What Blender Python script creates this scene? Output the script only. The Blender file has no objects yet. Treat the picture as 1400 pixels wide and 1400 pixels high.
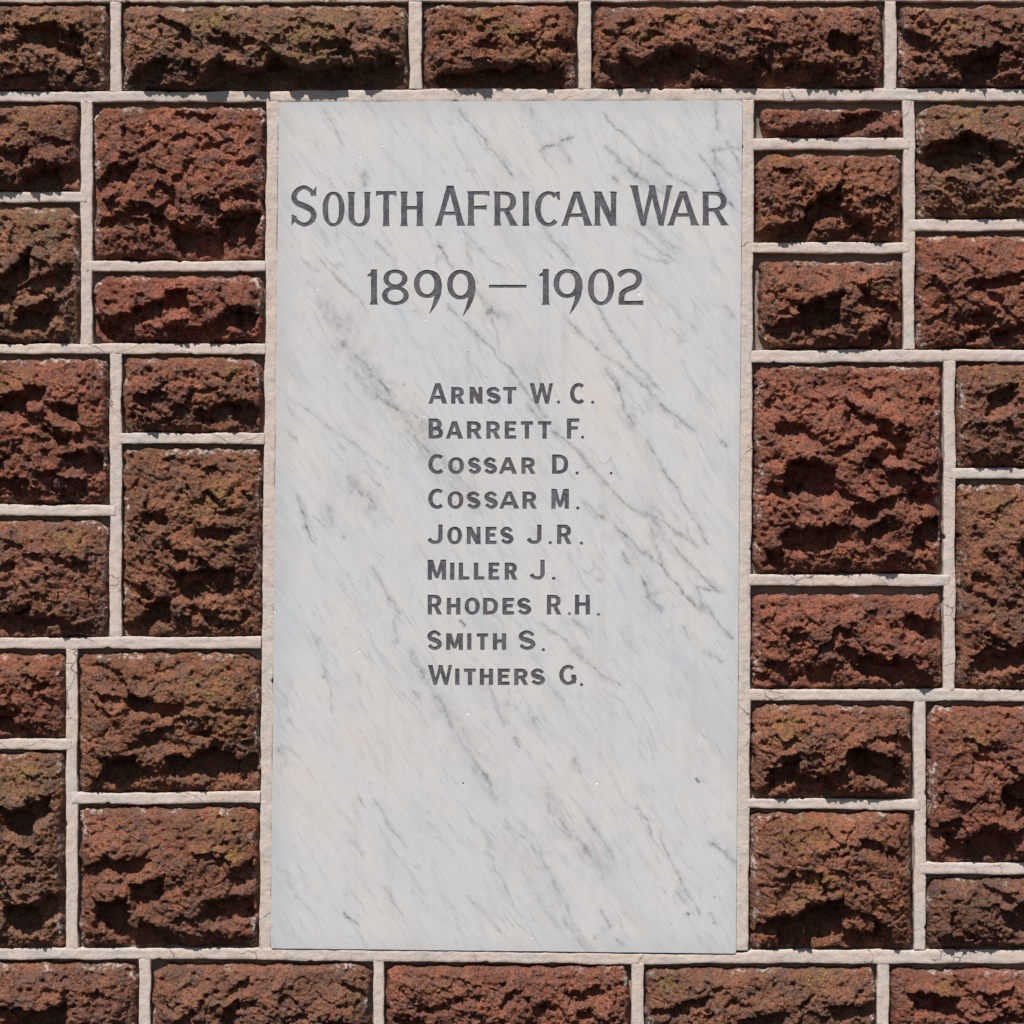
import bpy, math, random
import numpy as np
from mathutils import Vector

# ------------------------------------------------------------------ camera, world, sun, exposure
scene = bpy.context.scene
COL = scene.collection
Z0 = 1.5                                   # height of the plaque's middle above the ground, metres

CAM_DIST = 4.2
cam_data = bpy.data.cameras.new("camera")
cam = bpy.data.objects.new("camera", cam_data)
COL.objects.link(cam)
cam.location = (0.0, -CAM_DIST, Z0)
cam.rotation_euler = (math.radians(90), 0, 0)
cam_data.sensor_width = 36.0
cam_data.lens = 36.0 * CAM_DIST / 1.4
cam_data.clip_start = 0.05
cam_data.clip_end = 200.0
scene.camera = cam

SUN_TO = Vector((-0.30, -1.0, 1.42)).normalized()     # direction towards the sun
SUN_EL = math.asin(SUN_TO.z)
SUN_AZ = math.atan2(SUN_TO.x, SUN_TO.y)
world = bpy.data.worlds.new("World")
scene.world = world
world.use_nodes = True
wn = world.node_tree
wn.nodes.clear()
sky = wn.nodes.new("ShaderNodeTexSky")
sky.sky_type = 'NISHITA'
sky.sun_disc = False
sky.sun_elevation = SUN_EL
sky.sun_rotation = SUN_AZ
bg = wn.nodes.new("ShaderNodeBackground")
bg.inputs["Strength"].default_value = 0.05
wo = wn.nodes.new("ShaderNodeOutputWorld")
wn.links.new(sky.outputs[0], bg.inputs[0])
wn.links.new(bg.outputs[0], wo.inputs[0])

sun_data = bpy.data.lights.new("sun", 'SUN')
sun_data.energy = 3.9
sun_data.angle = math.radians(0.53)
sun_data.color = (1.0, 0.955, 0.90)
sun = bpy.data.objects.new("sun", sun_data)
COL.objects.link(sun)
sun.location = (-1.5, -4, 6)
sun.rotation_euler = (-SUN_TO).to_track_quat('-Z', 'Y').to_euler()

scene.render.engine = 'CYCLES'
scene.view_settings.view_transform = 'Standard'
scene.view_settings.look = 'None'
scene.view_settings.exposure = 0.36
scene.view_settings.gamma = 1.0

# ------------------------------------------------------------------ helpers
S = 0.001                                  # one unit of the survey grid = 1 mm of wall


def W(px, py, d=0.0):
    """survey grid (x right, y down, d out of the wall, mm) -> world metres"""
    return ((px - 700) * S, -d * S, Z0 + (700 - py) * S)


def tag(o, label=None, cat=None, group=None, kind=None):
    if label: o['label'] = label
    if cat: o['category'] = cat
    if group: o['group'] = group
    if kind: o['kind'] = kind
    return o


def empty(name, loc):
    o = bpy.data.objects.new(name, None)
    o.empty_display_size = 0.05
    o.location = loc
    COL.objects.link(o)
    return o


def link_mesh(name, verts, faces, mat, parent, origin=None, smooth=True):
    """verts (N,3) world numpy, faces (M,4) or list; the origin is put at `origin`"""
    verts = np.asarray(verts, dtype=np.float64)
    if origin is None:
        origin = verts.mean(axis=0)
    origin = np.asarray(origin, dtype=np.float64)
    v = (verts - origin).astype(np.float32)
    me = bpy.data.meshes.new(name)
    if isinstance(faces, np.ndarray):
        n = faces.shape[1]
        me.vertices.add(len(v))
        me.vertices.foreach_set("co", v.ravel())
        me.loops.add(faces.size)
        me.loops.foreach_set("vertex_index", faces.astype(np.int32).ravel())
        me.polygons.add(len(faces))
        me.polygons.foreach_set("loop_start", (np.arange(len(faces)) * n).astype(np.int32))
        me.polygons.foreach_set("loop_total", np.full(len(faces), n, dtype=np.int32))
        me.update(calc_edges=True)
        me.validate()
    else:
        me.from_pydata([tuple(p) for p in v], [], faces)
        me.update()
    me.polygons.foreach_set("use_smooth", np.full(len(me.polygons), smooth))
    me.materials.append(mat)
    o = bpy.data.objects.new(name, me)
    COL.objects.link(o)
    if parent is not None:
        o.parent = parent
        o.location = origin - np.array(parent.location)
    else:
        o.location = origin
    return o


# -- numpy noise
def _grad_table(seed):
    r = np.random.RandomState(seed)
    a = r.rand(4096) * 2 * np.pi
    return np.cos(a), np.sin(a), r.permutation(4096)


_tabs = {}


def perlin(x, y, seed=0):
    if seed not in _tabs:
        _tabs[seed] = _grad_table(seed)
    gx, gy, p = _tabs[seed]
    xi = np.floor(x).astype(np.int64)
    yi = np.floor(y).astype(np.int64)
    xf = x - xi
    yf = y - yi
    u = xf * xf * xf * (xf * (xf * 6 - 15) + 10)
    v = yf * yf * yf * (yf * (yf * 6 - 15) + 10)

    def g(ix, iy, dx, dy):
        h = p[(ix + p[iy & 4095]) & 4095]
        return gx[h] * dx + gy[h] * dy
    n00 = g(xi, yi, xf, yf)
    n10 = g(xi + 1, yi, xf - 1, yf)
    n01 = g(xi, yi + 1, xf, yf - 1)
    n11 = g(xi + 1, yi + 1, xf - 1, yf - 1)
    a = n00 + (n10 - n00) * u
    b = n01 + (n11 - n01) * u
    return (a + (b - a) * v) * 1.5


def fbm(x, y, octaves, seed, gain=0.5):
    s = 0
    a = 1.0
    for o in range(octaves):
        s = s + a * perlin(x, y, seed + o)
        x = x * 2.03 + 11.3
        y = y * 2.03 + 5.7
        a *= gain
    return s


def worley(x, y, seed):
    """returns F1, F2, and three random numbers plus offset of the nearest cell point"""
    r = np.random.RandomState(seed)
    jx, jy, ra, rb, rc = (r.rand(4096) for _ in range(5))
    p = r.permutation(4096)
    xi = np.floor(x).astype(np.int64)
    yi = np.floor(y).astype(np.int64)
    f1 = np.full(x.shape, 9.0)
    f2 = np.full(x.shape, 9.0)
    A = np.zeros_like(x); B = np.zeros_like(x); Cc = np.zeros_like(x)
    DX = np.zeros_like(x); DY = np.zeros_like(x)
    for oy in (-1, 0, 1):
        for ox in (-1, 0, 1):
            h = p[(xi + ox + p[(yi + oy) & 4095]) & 4095]
            dx = x - (xi + ox + jx[h])
            dy = y - (yi + oy + jy[h])
            d = np.sqrt(dx * dx + dy * dy)
            m = d < f1
            f2 = np.where(m, f1, np.minimum(f2, d))
            f1 = np.where(m, d, f1)
            A = np.where(m, ra[h], A); B = np.where(m, rb[h], B); Cc = np.where(m, rc[h], Cc)
            DX = np.where(m, dx, DX); DY = np.where(m, dy, DY)
    return f1, f2, A, B, Cc, DX, DY


def sstep(a, b, x):
    t = np.clip((x - a) / (b - a), 0, 1)
    return t * t * (3 - 2 * t)


# ------------------------------------------------------------------ material helpers
class NT:
    def __init__(self, name):
        self.mat = bpy.data.materials.new(name)
        self.mat.use_nodes = True
        self.t = self.mat.node_tree
        self.t.nodes.clear()
        self.out = self.t.nodes.new("ShaderNodeOutputMaterial")
        self.bsdf = self.t.nodes.new("ShaderNodeBsdfPrincipled")
        self.t.links.new(self.bsdf.outputs[0], self.out.inputs[0])

    def n(self, typ, **kw):
        nd = self.t.nodes.new("ShaderNode" + typ)
        for k, v in kw.items():
            setattr(nd, k, v)
        return nd

    def set(self, sock, v):
        if hasattr(v, "is_output") or hasattr(v, "links"):
            self.t.links.new(v, sock)
        else:
            sock.default_value = v

    def math(self, op, a, b=None, c=None, clamp=False):
        nd = self.n("Math", operation=op, use_clamp=clamp)
        self.set(nd.inputs[0], a)
        if b is not None: self.set(nd.inputs[1], b)
        if c is not None: self.set(nd.inputs[2], c)
        return nd.outputs[0]

    def vmath(self, op, a, b=None, c=None):
        nd = self.n("VectorMath", operation=op)
        self.set(nd.inputs[0], a)
        if b is not None: self.set(nd.inputs[3 if op == 'SCALE' else 1], b)
        if c is not None: self.set(nd.inputs[2], c)
        return nd.outputs[1] if op in ('LENGTH', 'DOT_PRODUCT', 'DISTANCE') else nd.outputs[0]

    def noise(self, vec, scale, detail=3, rough=0.5, dist=0.0, w=None):
        nd = self.n("TexNoise")
        if w is not None:
            nd.noise_dimensions = '4D'
            self.set(nd.inputs["W"], w)
        self.set(nd.inputs["Vector"], vec)
        nd.inputs["Scale"].default_value = scale
        nd.inputs["Detail"].default_value = detail
        nd.inputs["Roughness"].default_value = rough
        nd.inputs["Distortion"].default_value = dist
        return nd.outputs[0]

    def voro(self, vec, scale, feature='F1', out=0, rand=1.0):
        nd = self.n("TexVoronoi", feature=feature)
        self.set(nd.inputs["Vector"], vec)
        nd.inputs["Scale"].default_value = scale
        nd.inputs["Randomness"].default_value = rand
        return nd.outputs[out]

    def mr(self, v, a, b, c=0.0, d=1.0, smooth=True):
        nd = self.n("MapRange")
        nd.interpolation_type = 'SMOOTHSTEP' if smooth else 'LINEAR'
        self.set(nd.inputs[0], v)
        for i, q in enumerate((a, b, c, d)):
            self.set(nd.inputs[1 + i], q)
        return nd.outputs[0]

    def mix(self, f, a, b, blend='MIX'):
        nd = self.n("Mix", data_type='RGBA', blend_type=blend)
        self.set(nd.inputs[0], f)
        self.set(nd.inputs[6], a)
        self.set(nd.inputs[7], b)
        return nd.outputs[2]

    def bump(self, h, dist, strength=1.0, normal=None):
        nd = self.n("Bump")
        nd.inputs["Distance"].default_value = dist
        nd.inputs["Strength"].default_value = strength
        self.set(nd.inputs["Height"], h)
        if normal is not None: self.set(nd.inputs["Normal"], normal)
        return nd.outputs[0]

    def color(self, c): self.set(self.bsdf.inputs["Base Color"], c)
    def rough(self, c): self.set(self.bsdf.inputs["Roughness"], c)
    def normal(self, c): self.set(self.bsdf.inputs["Normal"], c)
    def spec(self, c): self.set(self.bsdf.inputs["Specular IOR Level"], c)


def C4(r, g, b): return (r, g, b, 1.0)


# ------------------------------------------------------------------ volcanic stone
def make_stone_material():
    m = NT("red_volcanic_stone")
    tc = m.n("TexCoord").outputs["Object"]
    oi = m.n("ObjectInfo")
    rnd = oi.outputs["Random"]
    w = m.math('MULTIPLY', rnd, 37.0)
    a1 = m.n("Attribute"); a1.attribute_name = "mortar_smear"
    a2 = m.n("Attribute"); a2.attribute_name = "lichen"
    smear = a1.outputs["Fac"]
    big = m.noise(tc, 14, 4, 0.6, 0.3, w)
    mid = m.noise(tc, 55, 4, 0.65, 0.0, w)
    fine = m.noise(tc, 420, 3, 0.7, 0.0, w)
    c = m.mix(m.mr(big, 0.35, 0.65), C4(0.148, 0.065, 0.041), C4(0.245, 0.105, 0.064))
    c = m.mix(m.mr(mid, 0.40, 0.66), c, C4(0.135, 0.078, 0.062))            # purple-brown clinker
    c = m.mix(m.math('MULTIPLY', m.mr(mid, 0.36, 0.25), 0.6), c, C4(0.062, 0.046, 0.043))
    rust = m.noise(tc, 33, 3, 0.6, 0.5, m.math('ADD', w, 5.0))
    c = m.mix(m.math('MULTIPLY', m.mr(rust, 0.52, 0.66), 0.6), c, C4(0.27, 0.118, 0.070))
    # ochre lichen film
    li = m.math('MULTIPLY', a2.outputs["Fac"], m.mr(m.noise(tc, 95, 4, 0.75, 0.0, w), 0.48, 0.56))
    c = m.mix(li, c, C4(0.20, 0.130, 0.045))
    # grain
    c = m.mix(1.0, c, m.mix(m.mr(fine, 0.30, 0.70), C4(0.45, 0.45, 0.47), C4(1.65, 1.58, 1.52)), 'MULTIPLY')
    # stone-by-stone hue from the object's own colour
    c = m.mix(1.0, c, oi.outputs["Color"], 'MULTIPLY')
    # pale crystals
    cell = m.n("TexVoronoi"); m.set(cell.inputs["Vector"], tc); cell.inputs["Scale"].default_value = 260
    crys = m.math('MULTIPLY', m.mr(cell.outputs["Distance"], 0.20, 0.12),
                  m.math('GREATER_THAN', m.n_sep(cell.outputs["Color"]), 0.90))
    c = m.mix(m.math('MULTIPLY', crys, 0.85), c, C4(0.55, 0.50, 0.46))
    # mortar dragged over the arrises
    sm = m.math('MULTIPLY', smear, m.mr(m.noise(tc, 150, 4, 0.75, 0.0, w), 0.50, 0.58))
    c = m.mix(m.math('MULTIPLY', sm, 0.9), c, C4(0.56, 0.50, 0.45))
    m.color(c)
    m.rough(0.93)
    m.spec(0.25)
    b1 = m.noise(tc, 230, 4, 0.7, 0.0, w)
    b2 = m.voro(tc, 330, 'F1')
    h = m.math('ADD', b1, m.math('MULTIPLY', b2, -0.35))
    nrm = m.bump(h, 0.0042, 0.8)
    m.normal(m.bump(fine, 0.0009, 0.7, nrm))
    return m.mat


def _n_sep(self, col):
    nd = self.n("SeparateColor")
    self.set(nd.inputs[0], col)
    return nd.outputs[0]


NT.n_sep = _n_sep


def make_mortar_material(name, base, warm, joint):
    m = NT(name)
    tc = m.n("NewGeometry").outputs["Position"] if not joint else m.n("TexCoord").outputs["Object"]
    rnd = m.n("ObjectInfo").outputs["Random"]
    w = m.math('MULTIPLY', rnd, 19.0)
    a = m.noise(tc, 18, 4, 0.6, 0.2, w)
    b = m.noise(tc, 120, 4, 0.65, 0.0, w)
    c = m.mix(m.mr(a, 0.36, 0.64), base, warm)
    c = m.mix(m.math('MULTIPLY', m.mr(b, 0.50, 0.72), 0.35), c, C4(0.30, 0.27, 0.25))
    grit = m.noise(tc, 900, 2, 0.6, 0.0, w)
    c = m.mix(1.0, c, m.mix(m.mr(grit, 0.35, 0.65), C4(0.84, 0.84, 0.83), C4(1.10, 1.09, 1.09)), 'MULTIPLY')
    dirt = m.noise(tc, 40, 5, 0.7, 0.4, w)
    c = m.mix(m.math('MULTIPLY', m.mr(dirt, 0.56, 0.74), 0.45), c, C4(0.33, 0.285, 0.255))
    # dirt specks
    v = m.n("TexVoronoi"); m.set(v.inputs["Vector"], tc); v.inputs["Scale"].default_value = 130
    sp = m.math('MULTIPLY', m.mr(v.outputs["Distance"], 0.16, 0.08), m.math('GREATER_THAN', m.n_sep(v.outputs["Color"]), 0.90))
    c = m.mix(m.math('MULTIPLY', sp, 0.55), c, C4(0.14, 0.12, 0.11))
    # hair cracks
    wv = m.vmath('ADD', tc, m.vmath('SCALE', m.noise_col(tc, 60), 0.02))
    cr = m.voro(wv, 17, 'DISTANCE_TO_EDGE')
    crack = m.math('MULTIPLY', m.mr(cr, 0.012, 0.004), m.mr(m.noise(tc, 9, 2, 0.5, 0.0, w), 0.56, 0.62))
    c = m.mix(m.math('MULTIPLY', crack, 0.8), c, C4(0.10, 0.085, 0.08))
    m.color(c)
    m.rough(0.9)
    m.spec(0.25)
    h = m.math('ADD', m.math('MULTIPLY', b, 1.0), m.math('MULTIPLY', grit, 0.25))
    h = m.math('SUBTRACT', h, m.math('MULTIPLY', crack, 1.0))
    m.normal(m.bump(h, 0.0022 if joint else 0.004, 0.7))
    return m.mat


def _noise_col(self, vec, scale):
    nd = self.n("TexNoise")
    self.set(nd.inputs["Vector"], vec)
    nd.inputs["Scale"].default_value = scale
    nd.inputs["Detail"].default_value = 3
    return self.vmath('SUBTRACT', nd.outputs["Color"], (0.5, 0.5, 0.5))


NT.noise_col = _noise_col

MAT_STONE = make_stone_material()
MAT_JOINT = make_mortar_material("pale_pointing_mortar", C4(0.575, 0.512, 0.468), C4(0.60, 0.50, 0.435), True)
MAT_BED = make_mortar_material("grey_bedding_mortar", C4(0.30, 0.25, 0.22), C4(0.24, 0.18, 0.15), False)

# ------------------------------------------------------------------ the wall
wall = empty("stone_wall", (0, 0.15, Z0 - 0.9))
tag(wall, "rough red-brown volcanic stone wall with raised pale mortar joints around the marble tablet", "wall", kind="thing")

# core behind the stones, 16 mm behind the face of the pointing
XL, XR, YT, YB = -180, 1580, -180, 1580


def wall_core():
    step = 8.0
    xs = np.arange(XL, XR + 1, step)
    ys = np.arange(YT, YB + 1, step)
    X, Y = np.meshgrid(xs, ys)
    d = -17 + 2.5 * fbm(X / 40, Y / 40, 3, 71)
    n = X.size
    nx, ny = len(xs), len(ys)
    v = np.stack([(X - 700) * S, -d * S, Z0 + (700 - Y) * S], -1).reshape(-1, 3)
    idx = np.arange(n).reshape(ny, nx)
    f = np.stack([idx[:-1, :-1], idx[1:, :-1], idx[1:, 1:], idx[:-1, 1:]], -1).reshape(-1, 4)
    ring = list(idx[0, :]) + list(idx[1:, -1]) + list(idx[-1, -2::-1]) + list(idx[-2:0:-1, 0])
    back = v[ring].copy()
    back[:, 1] = 0.30
    k = len(ring)
    v2 = np.vstack([v, back])
    side = np.array([[ring[i], ring[(i + 1) % k], n + (i + 1) % k, n + i] for i in range(k)])
    # back face: close with a fan to a centre point
    c = len(v2)
    v2 = np.vstack([v2, [[0, 0.30, Z0]]])
    fan = np.array([[n + i, n + (i + 1) % k, c, c] for i in range(k)])
    faces = [tuple(map(int, q)) for q in np.vstack([f, side])] + [tuple(map(int, q[:3])) for q in fan]
    return link_mesh("wall_core", v2, faces, MAT_BED, wall)


wall_core()

# -- pointing joints: (polyline of centre points with half widths). h = horizontal, v = vertical
JH = [  # (points [(x, ytop, ybottom)...])
    [(XL, -12, 3), (560, -12, 3), (1000, -13, 2), (XR, -13, 2)],
    [(XL, 125, 139), (365, 125, 139.5), (420, 124, 138.5), (560, 121.5, 139), (800, 121.5, 138), (1031, 121, 137.5), (XR, 121, 137.5)],
    [(XL, 1297, 1312), (362, 1296, 1312), (450, 1297, 1314), (700, 1301, 1317), (900, 1304, 1319), (1015, 1303, 1318), (1030, 1299, 1318), (XR, 1298, 1317)],
    [(XL, 1450, 1465), (XR, 1452, 1467)],
    # left of the plaque
    [(118, 356, 371), (363, 357, 371.5)],
    [(XL, 470, 484), (363, 469, 484)],
    [(158, 592, 607), (362, 592, 607)],
    [(XL, 872, 888), (357, 871, 887)],
    [(98, 1084, 1100), (356, 1082, 1098)],
    # right of the plaque
    [(1029, 188.5, 204.5), (1243, 189, 205)],
    [(1028, 331.5, 346.5), (1243, 331, 346)],
    [(1027, 479, 496), (XR, 477, 494)],
    [(1024, 785, 801), (1298, 785, 801)],
    [(1024, 942, 958), (XR, 943, 959)],
    [(1022, 1091, 1105), (1258, 1093, 1108)],
    # outer field
    [(XL, 262, 277), (118, 262, 277)],
    [(XL, 690, 705), (158, 690, 705)],
    [(XL, 1010, 1025), (98, 1010, 1025)],
    [(1243, 300, 316), (XR, 300, 316)],
    [(1298, 640, 655), (XR, 640, 655)],
    [(1258, 1180, 1195), (XR, 1180, 1195)],
]
JV = [  # (x_left, x_right, y0, y1, x_left_bottom, x_right_bottom)
    (559, 576.5, 2, 122, 559, 577), (790.5, 808, 2, 122, 790, 808), (150, 166, 2, 126, 150, 166), (1210, 1226, 2, 122, 1210, 1226), (1500, 1516, 2, 122, 1500, 1516),
    (-60, -44, 2, 126, -60, -44),
    (365, 381.5, 138, 1298, 354, 370.5),          # left of the plaque
    (1014.5, 1031.5, 136, 1300, 1005.5, 1023.5),  # right of the plaque
    (110, 126, 138, 471, 110, 126), (150, 166, 483, 873, 150, 166), (90, 106, 887, 1298, 90, 106),
    (1235, 1251, 136, 478, 1235, 1251), (1290, 1306, 493, 944, 1290, 1306), (1250, 1266, 958, 1299, 1250, 1266),
    (510, 525, 1313, 1452, 510, 525), (863.5, 880, 1317, 1452, 863, 880), (190, 206, 1311, 1451, 190, 206), (1200, 1216, 1316, 1452, 1200, 1216),
    (1480, 1496, 1316, 1452, 1480, 1496), (-40, -24, 1311, 1451, -40, -24),
    (330, 346, -180, -11, 330, 346), (700, 716, -180, -11, 700, 716), (1010, 1026, -180, -12, 1010, 1026), (1330, 1346, -180, -12, 1330, 1346), (20, 36, -180, -11, 20, 36),
    (380, 396, 1465, 1580, 380, 396), (760, 776, 1465, 1580, 760, 776), (1120, 1136, 1465, 1580, 1120, 1136), (60, 76, 1465, 1580, 60, 76), (1420, 1436, 1465, 1580, 1420, 1436),
]


def joint(along0, along1, lo_fn, hi_fn, vertical, seed, face):
    """a pointing strip: flat trowelled face standing proud, soft arrises, straight flanks"""
    n = max(6, int(abs(along1 - along0) / 2.0))
    t = np.linspace(along0, along1, n)
    lo = lo_fn(t); hi = hi_fn(t)
    seed = seed + 0.41
    wl = 1.3 * fbm(t / 55, t * 0 + seed, 3, 5) + 0.28 * fbm(t / 7.0, t * 0 + seed, 2, 17)
    wh = 1.3 * fbm(t / 55, t * 0 + seed + 50, 3, 5) + 0.28 * fbm(t / 7.0, t * 0 + seed + 50, 2, 17)
    # now and then a corner has crumbled off
    ch = 2.0 * sstep(0.66, 0.92, perlin(t / 14, t * 0 + seed + 9, 23))
    chl = 2.0 * sstep(0.66, 0.92, perlin(t / 14, t * 0 + seed + 19, 23))
    lo = lo + wl + chl; hi = hi + wh - ch
    prof = [(0.0, -26, 0), (0.0, -1.6, 0), (0.03, -0.45, 0), (0.08, 0.0, 1), (0.3, 0.05, 1), (0.5, -0.1, 1), (0.7, 0.05, 1), (0.92, 0.0, 1), (0.97, -0.45, 0), (1.0, -1.6, 0), (1.0, -26, 0)]
    P = []
    for k, (f, d, top) in enumerate(prof):
        a = lo + (hi - lo) * f
        dd = d + face + 0.7 * fbm(t / 25, a / 12, 3, 31 + int(seed) % 7) * (1 if d > -20 else 0) + 0.25 * perlin(t / 3.5, a / 3.5, 37) * (1 if d > -20 else 0)
        if vertical:
            P.append(np.stack([(a - 700) * S, -dd * S, Z0 + (700 - t) * S], -1))
        else:
            P.append(np.stack([(t - 700) * S, -dd * S, Z0 + (700 - a) * S], -1))
    P = np.array(P)                         # (k, n, 3)
    k = len(prof)
    idx = np.arange(k * n).reshape(k, n)
    f = np.stack([idx[:-1, :-1], idx[1:, :-1], idx[1:, 1:], idx[:-1, 1:]], -1).reshape(-1, 4)
    if vertical:
        f = f[:, ::-1]
    faces = [tuple(map(int, q)) for q in f]
    e0 = [int(i) for i in idx[:, 0]]; e1 = [int(i) for i in idx[:, -1]]
    faces.append(tuple(e0) if vertical else tuple(e0[::-1]))
    faces.append(tuple(e1[::-1]) if vertical else tuple(e1))
    faces.append((int(idx[0, 0]), int(idx[0, -1]), int(idx[-1, -1]), int(idx[-1, 0])))
    o = link_mesh("mortar_joint", P.reshape(-1, 3), faces, MAT_JOINT, wall)
    me = o.data
    sm = np.ones(len(me.polygons), dtype=bool); sm[-3:] = False
    me.polygons.foreach_set("use_smooth", sm)
    return o


for i, pts in enumerate(JH):
    xs = [p[0] for p in pts]; ta = [p[1] for p in pts]; tb = [p[2] for p in pts]
    joint(xs[0], xs[-1], lambda t, xs=xs, ta=ta: np.interp(t, xs, ta), lambda t, xs=xs, tb=tb: np.interp(t, xs, tb), False, 3 + i * 7, 0.0)
for i, (xa, xb, y0, y1, xa2, xb2) in enumerate(JV):
    joint(y0, y1, lambda t, a=xa, b=xa2, y0=y0, y1=y1: a + (b - a) * (t - y0) / (y1 - y0),
          lambda t, a=xb, b=xb2, y0=y0, y1=y1: a + (b - a) * (t - y0) / (y1 - y0), True, 301 + i * 5, -0.35)

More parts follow.
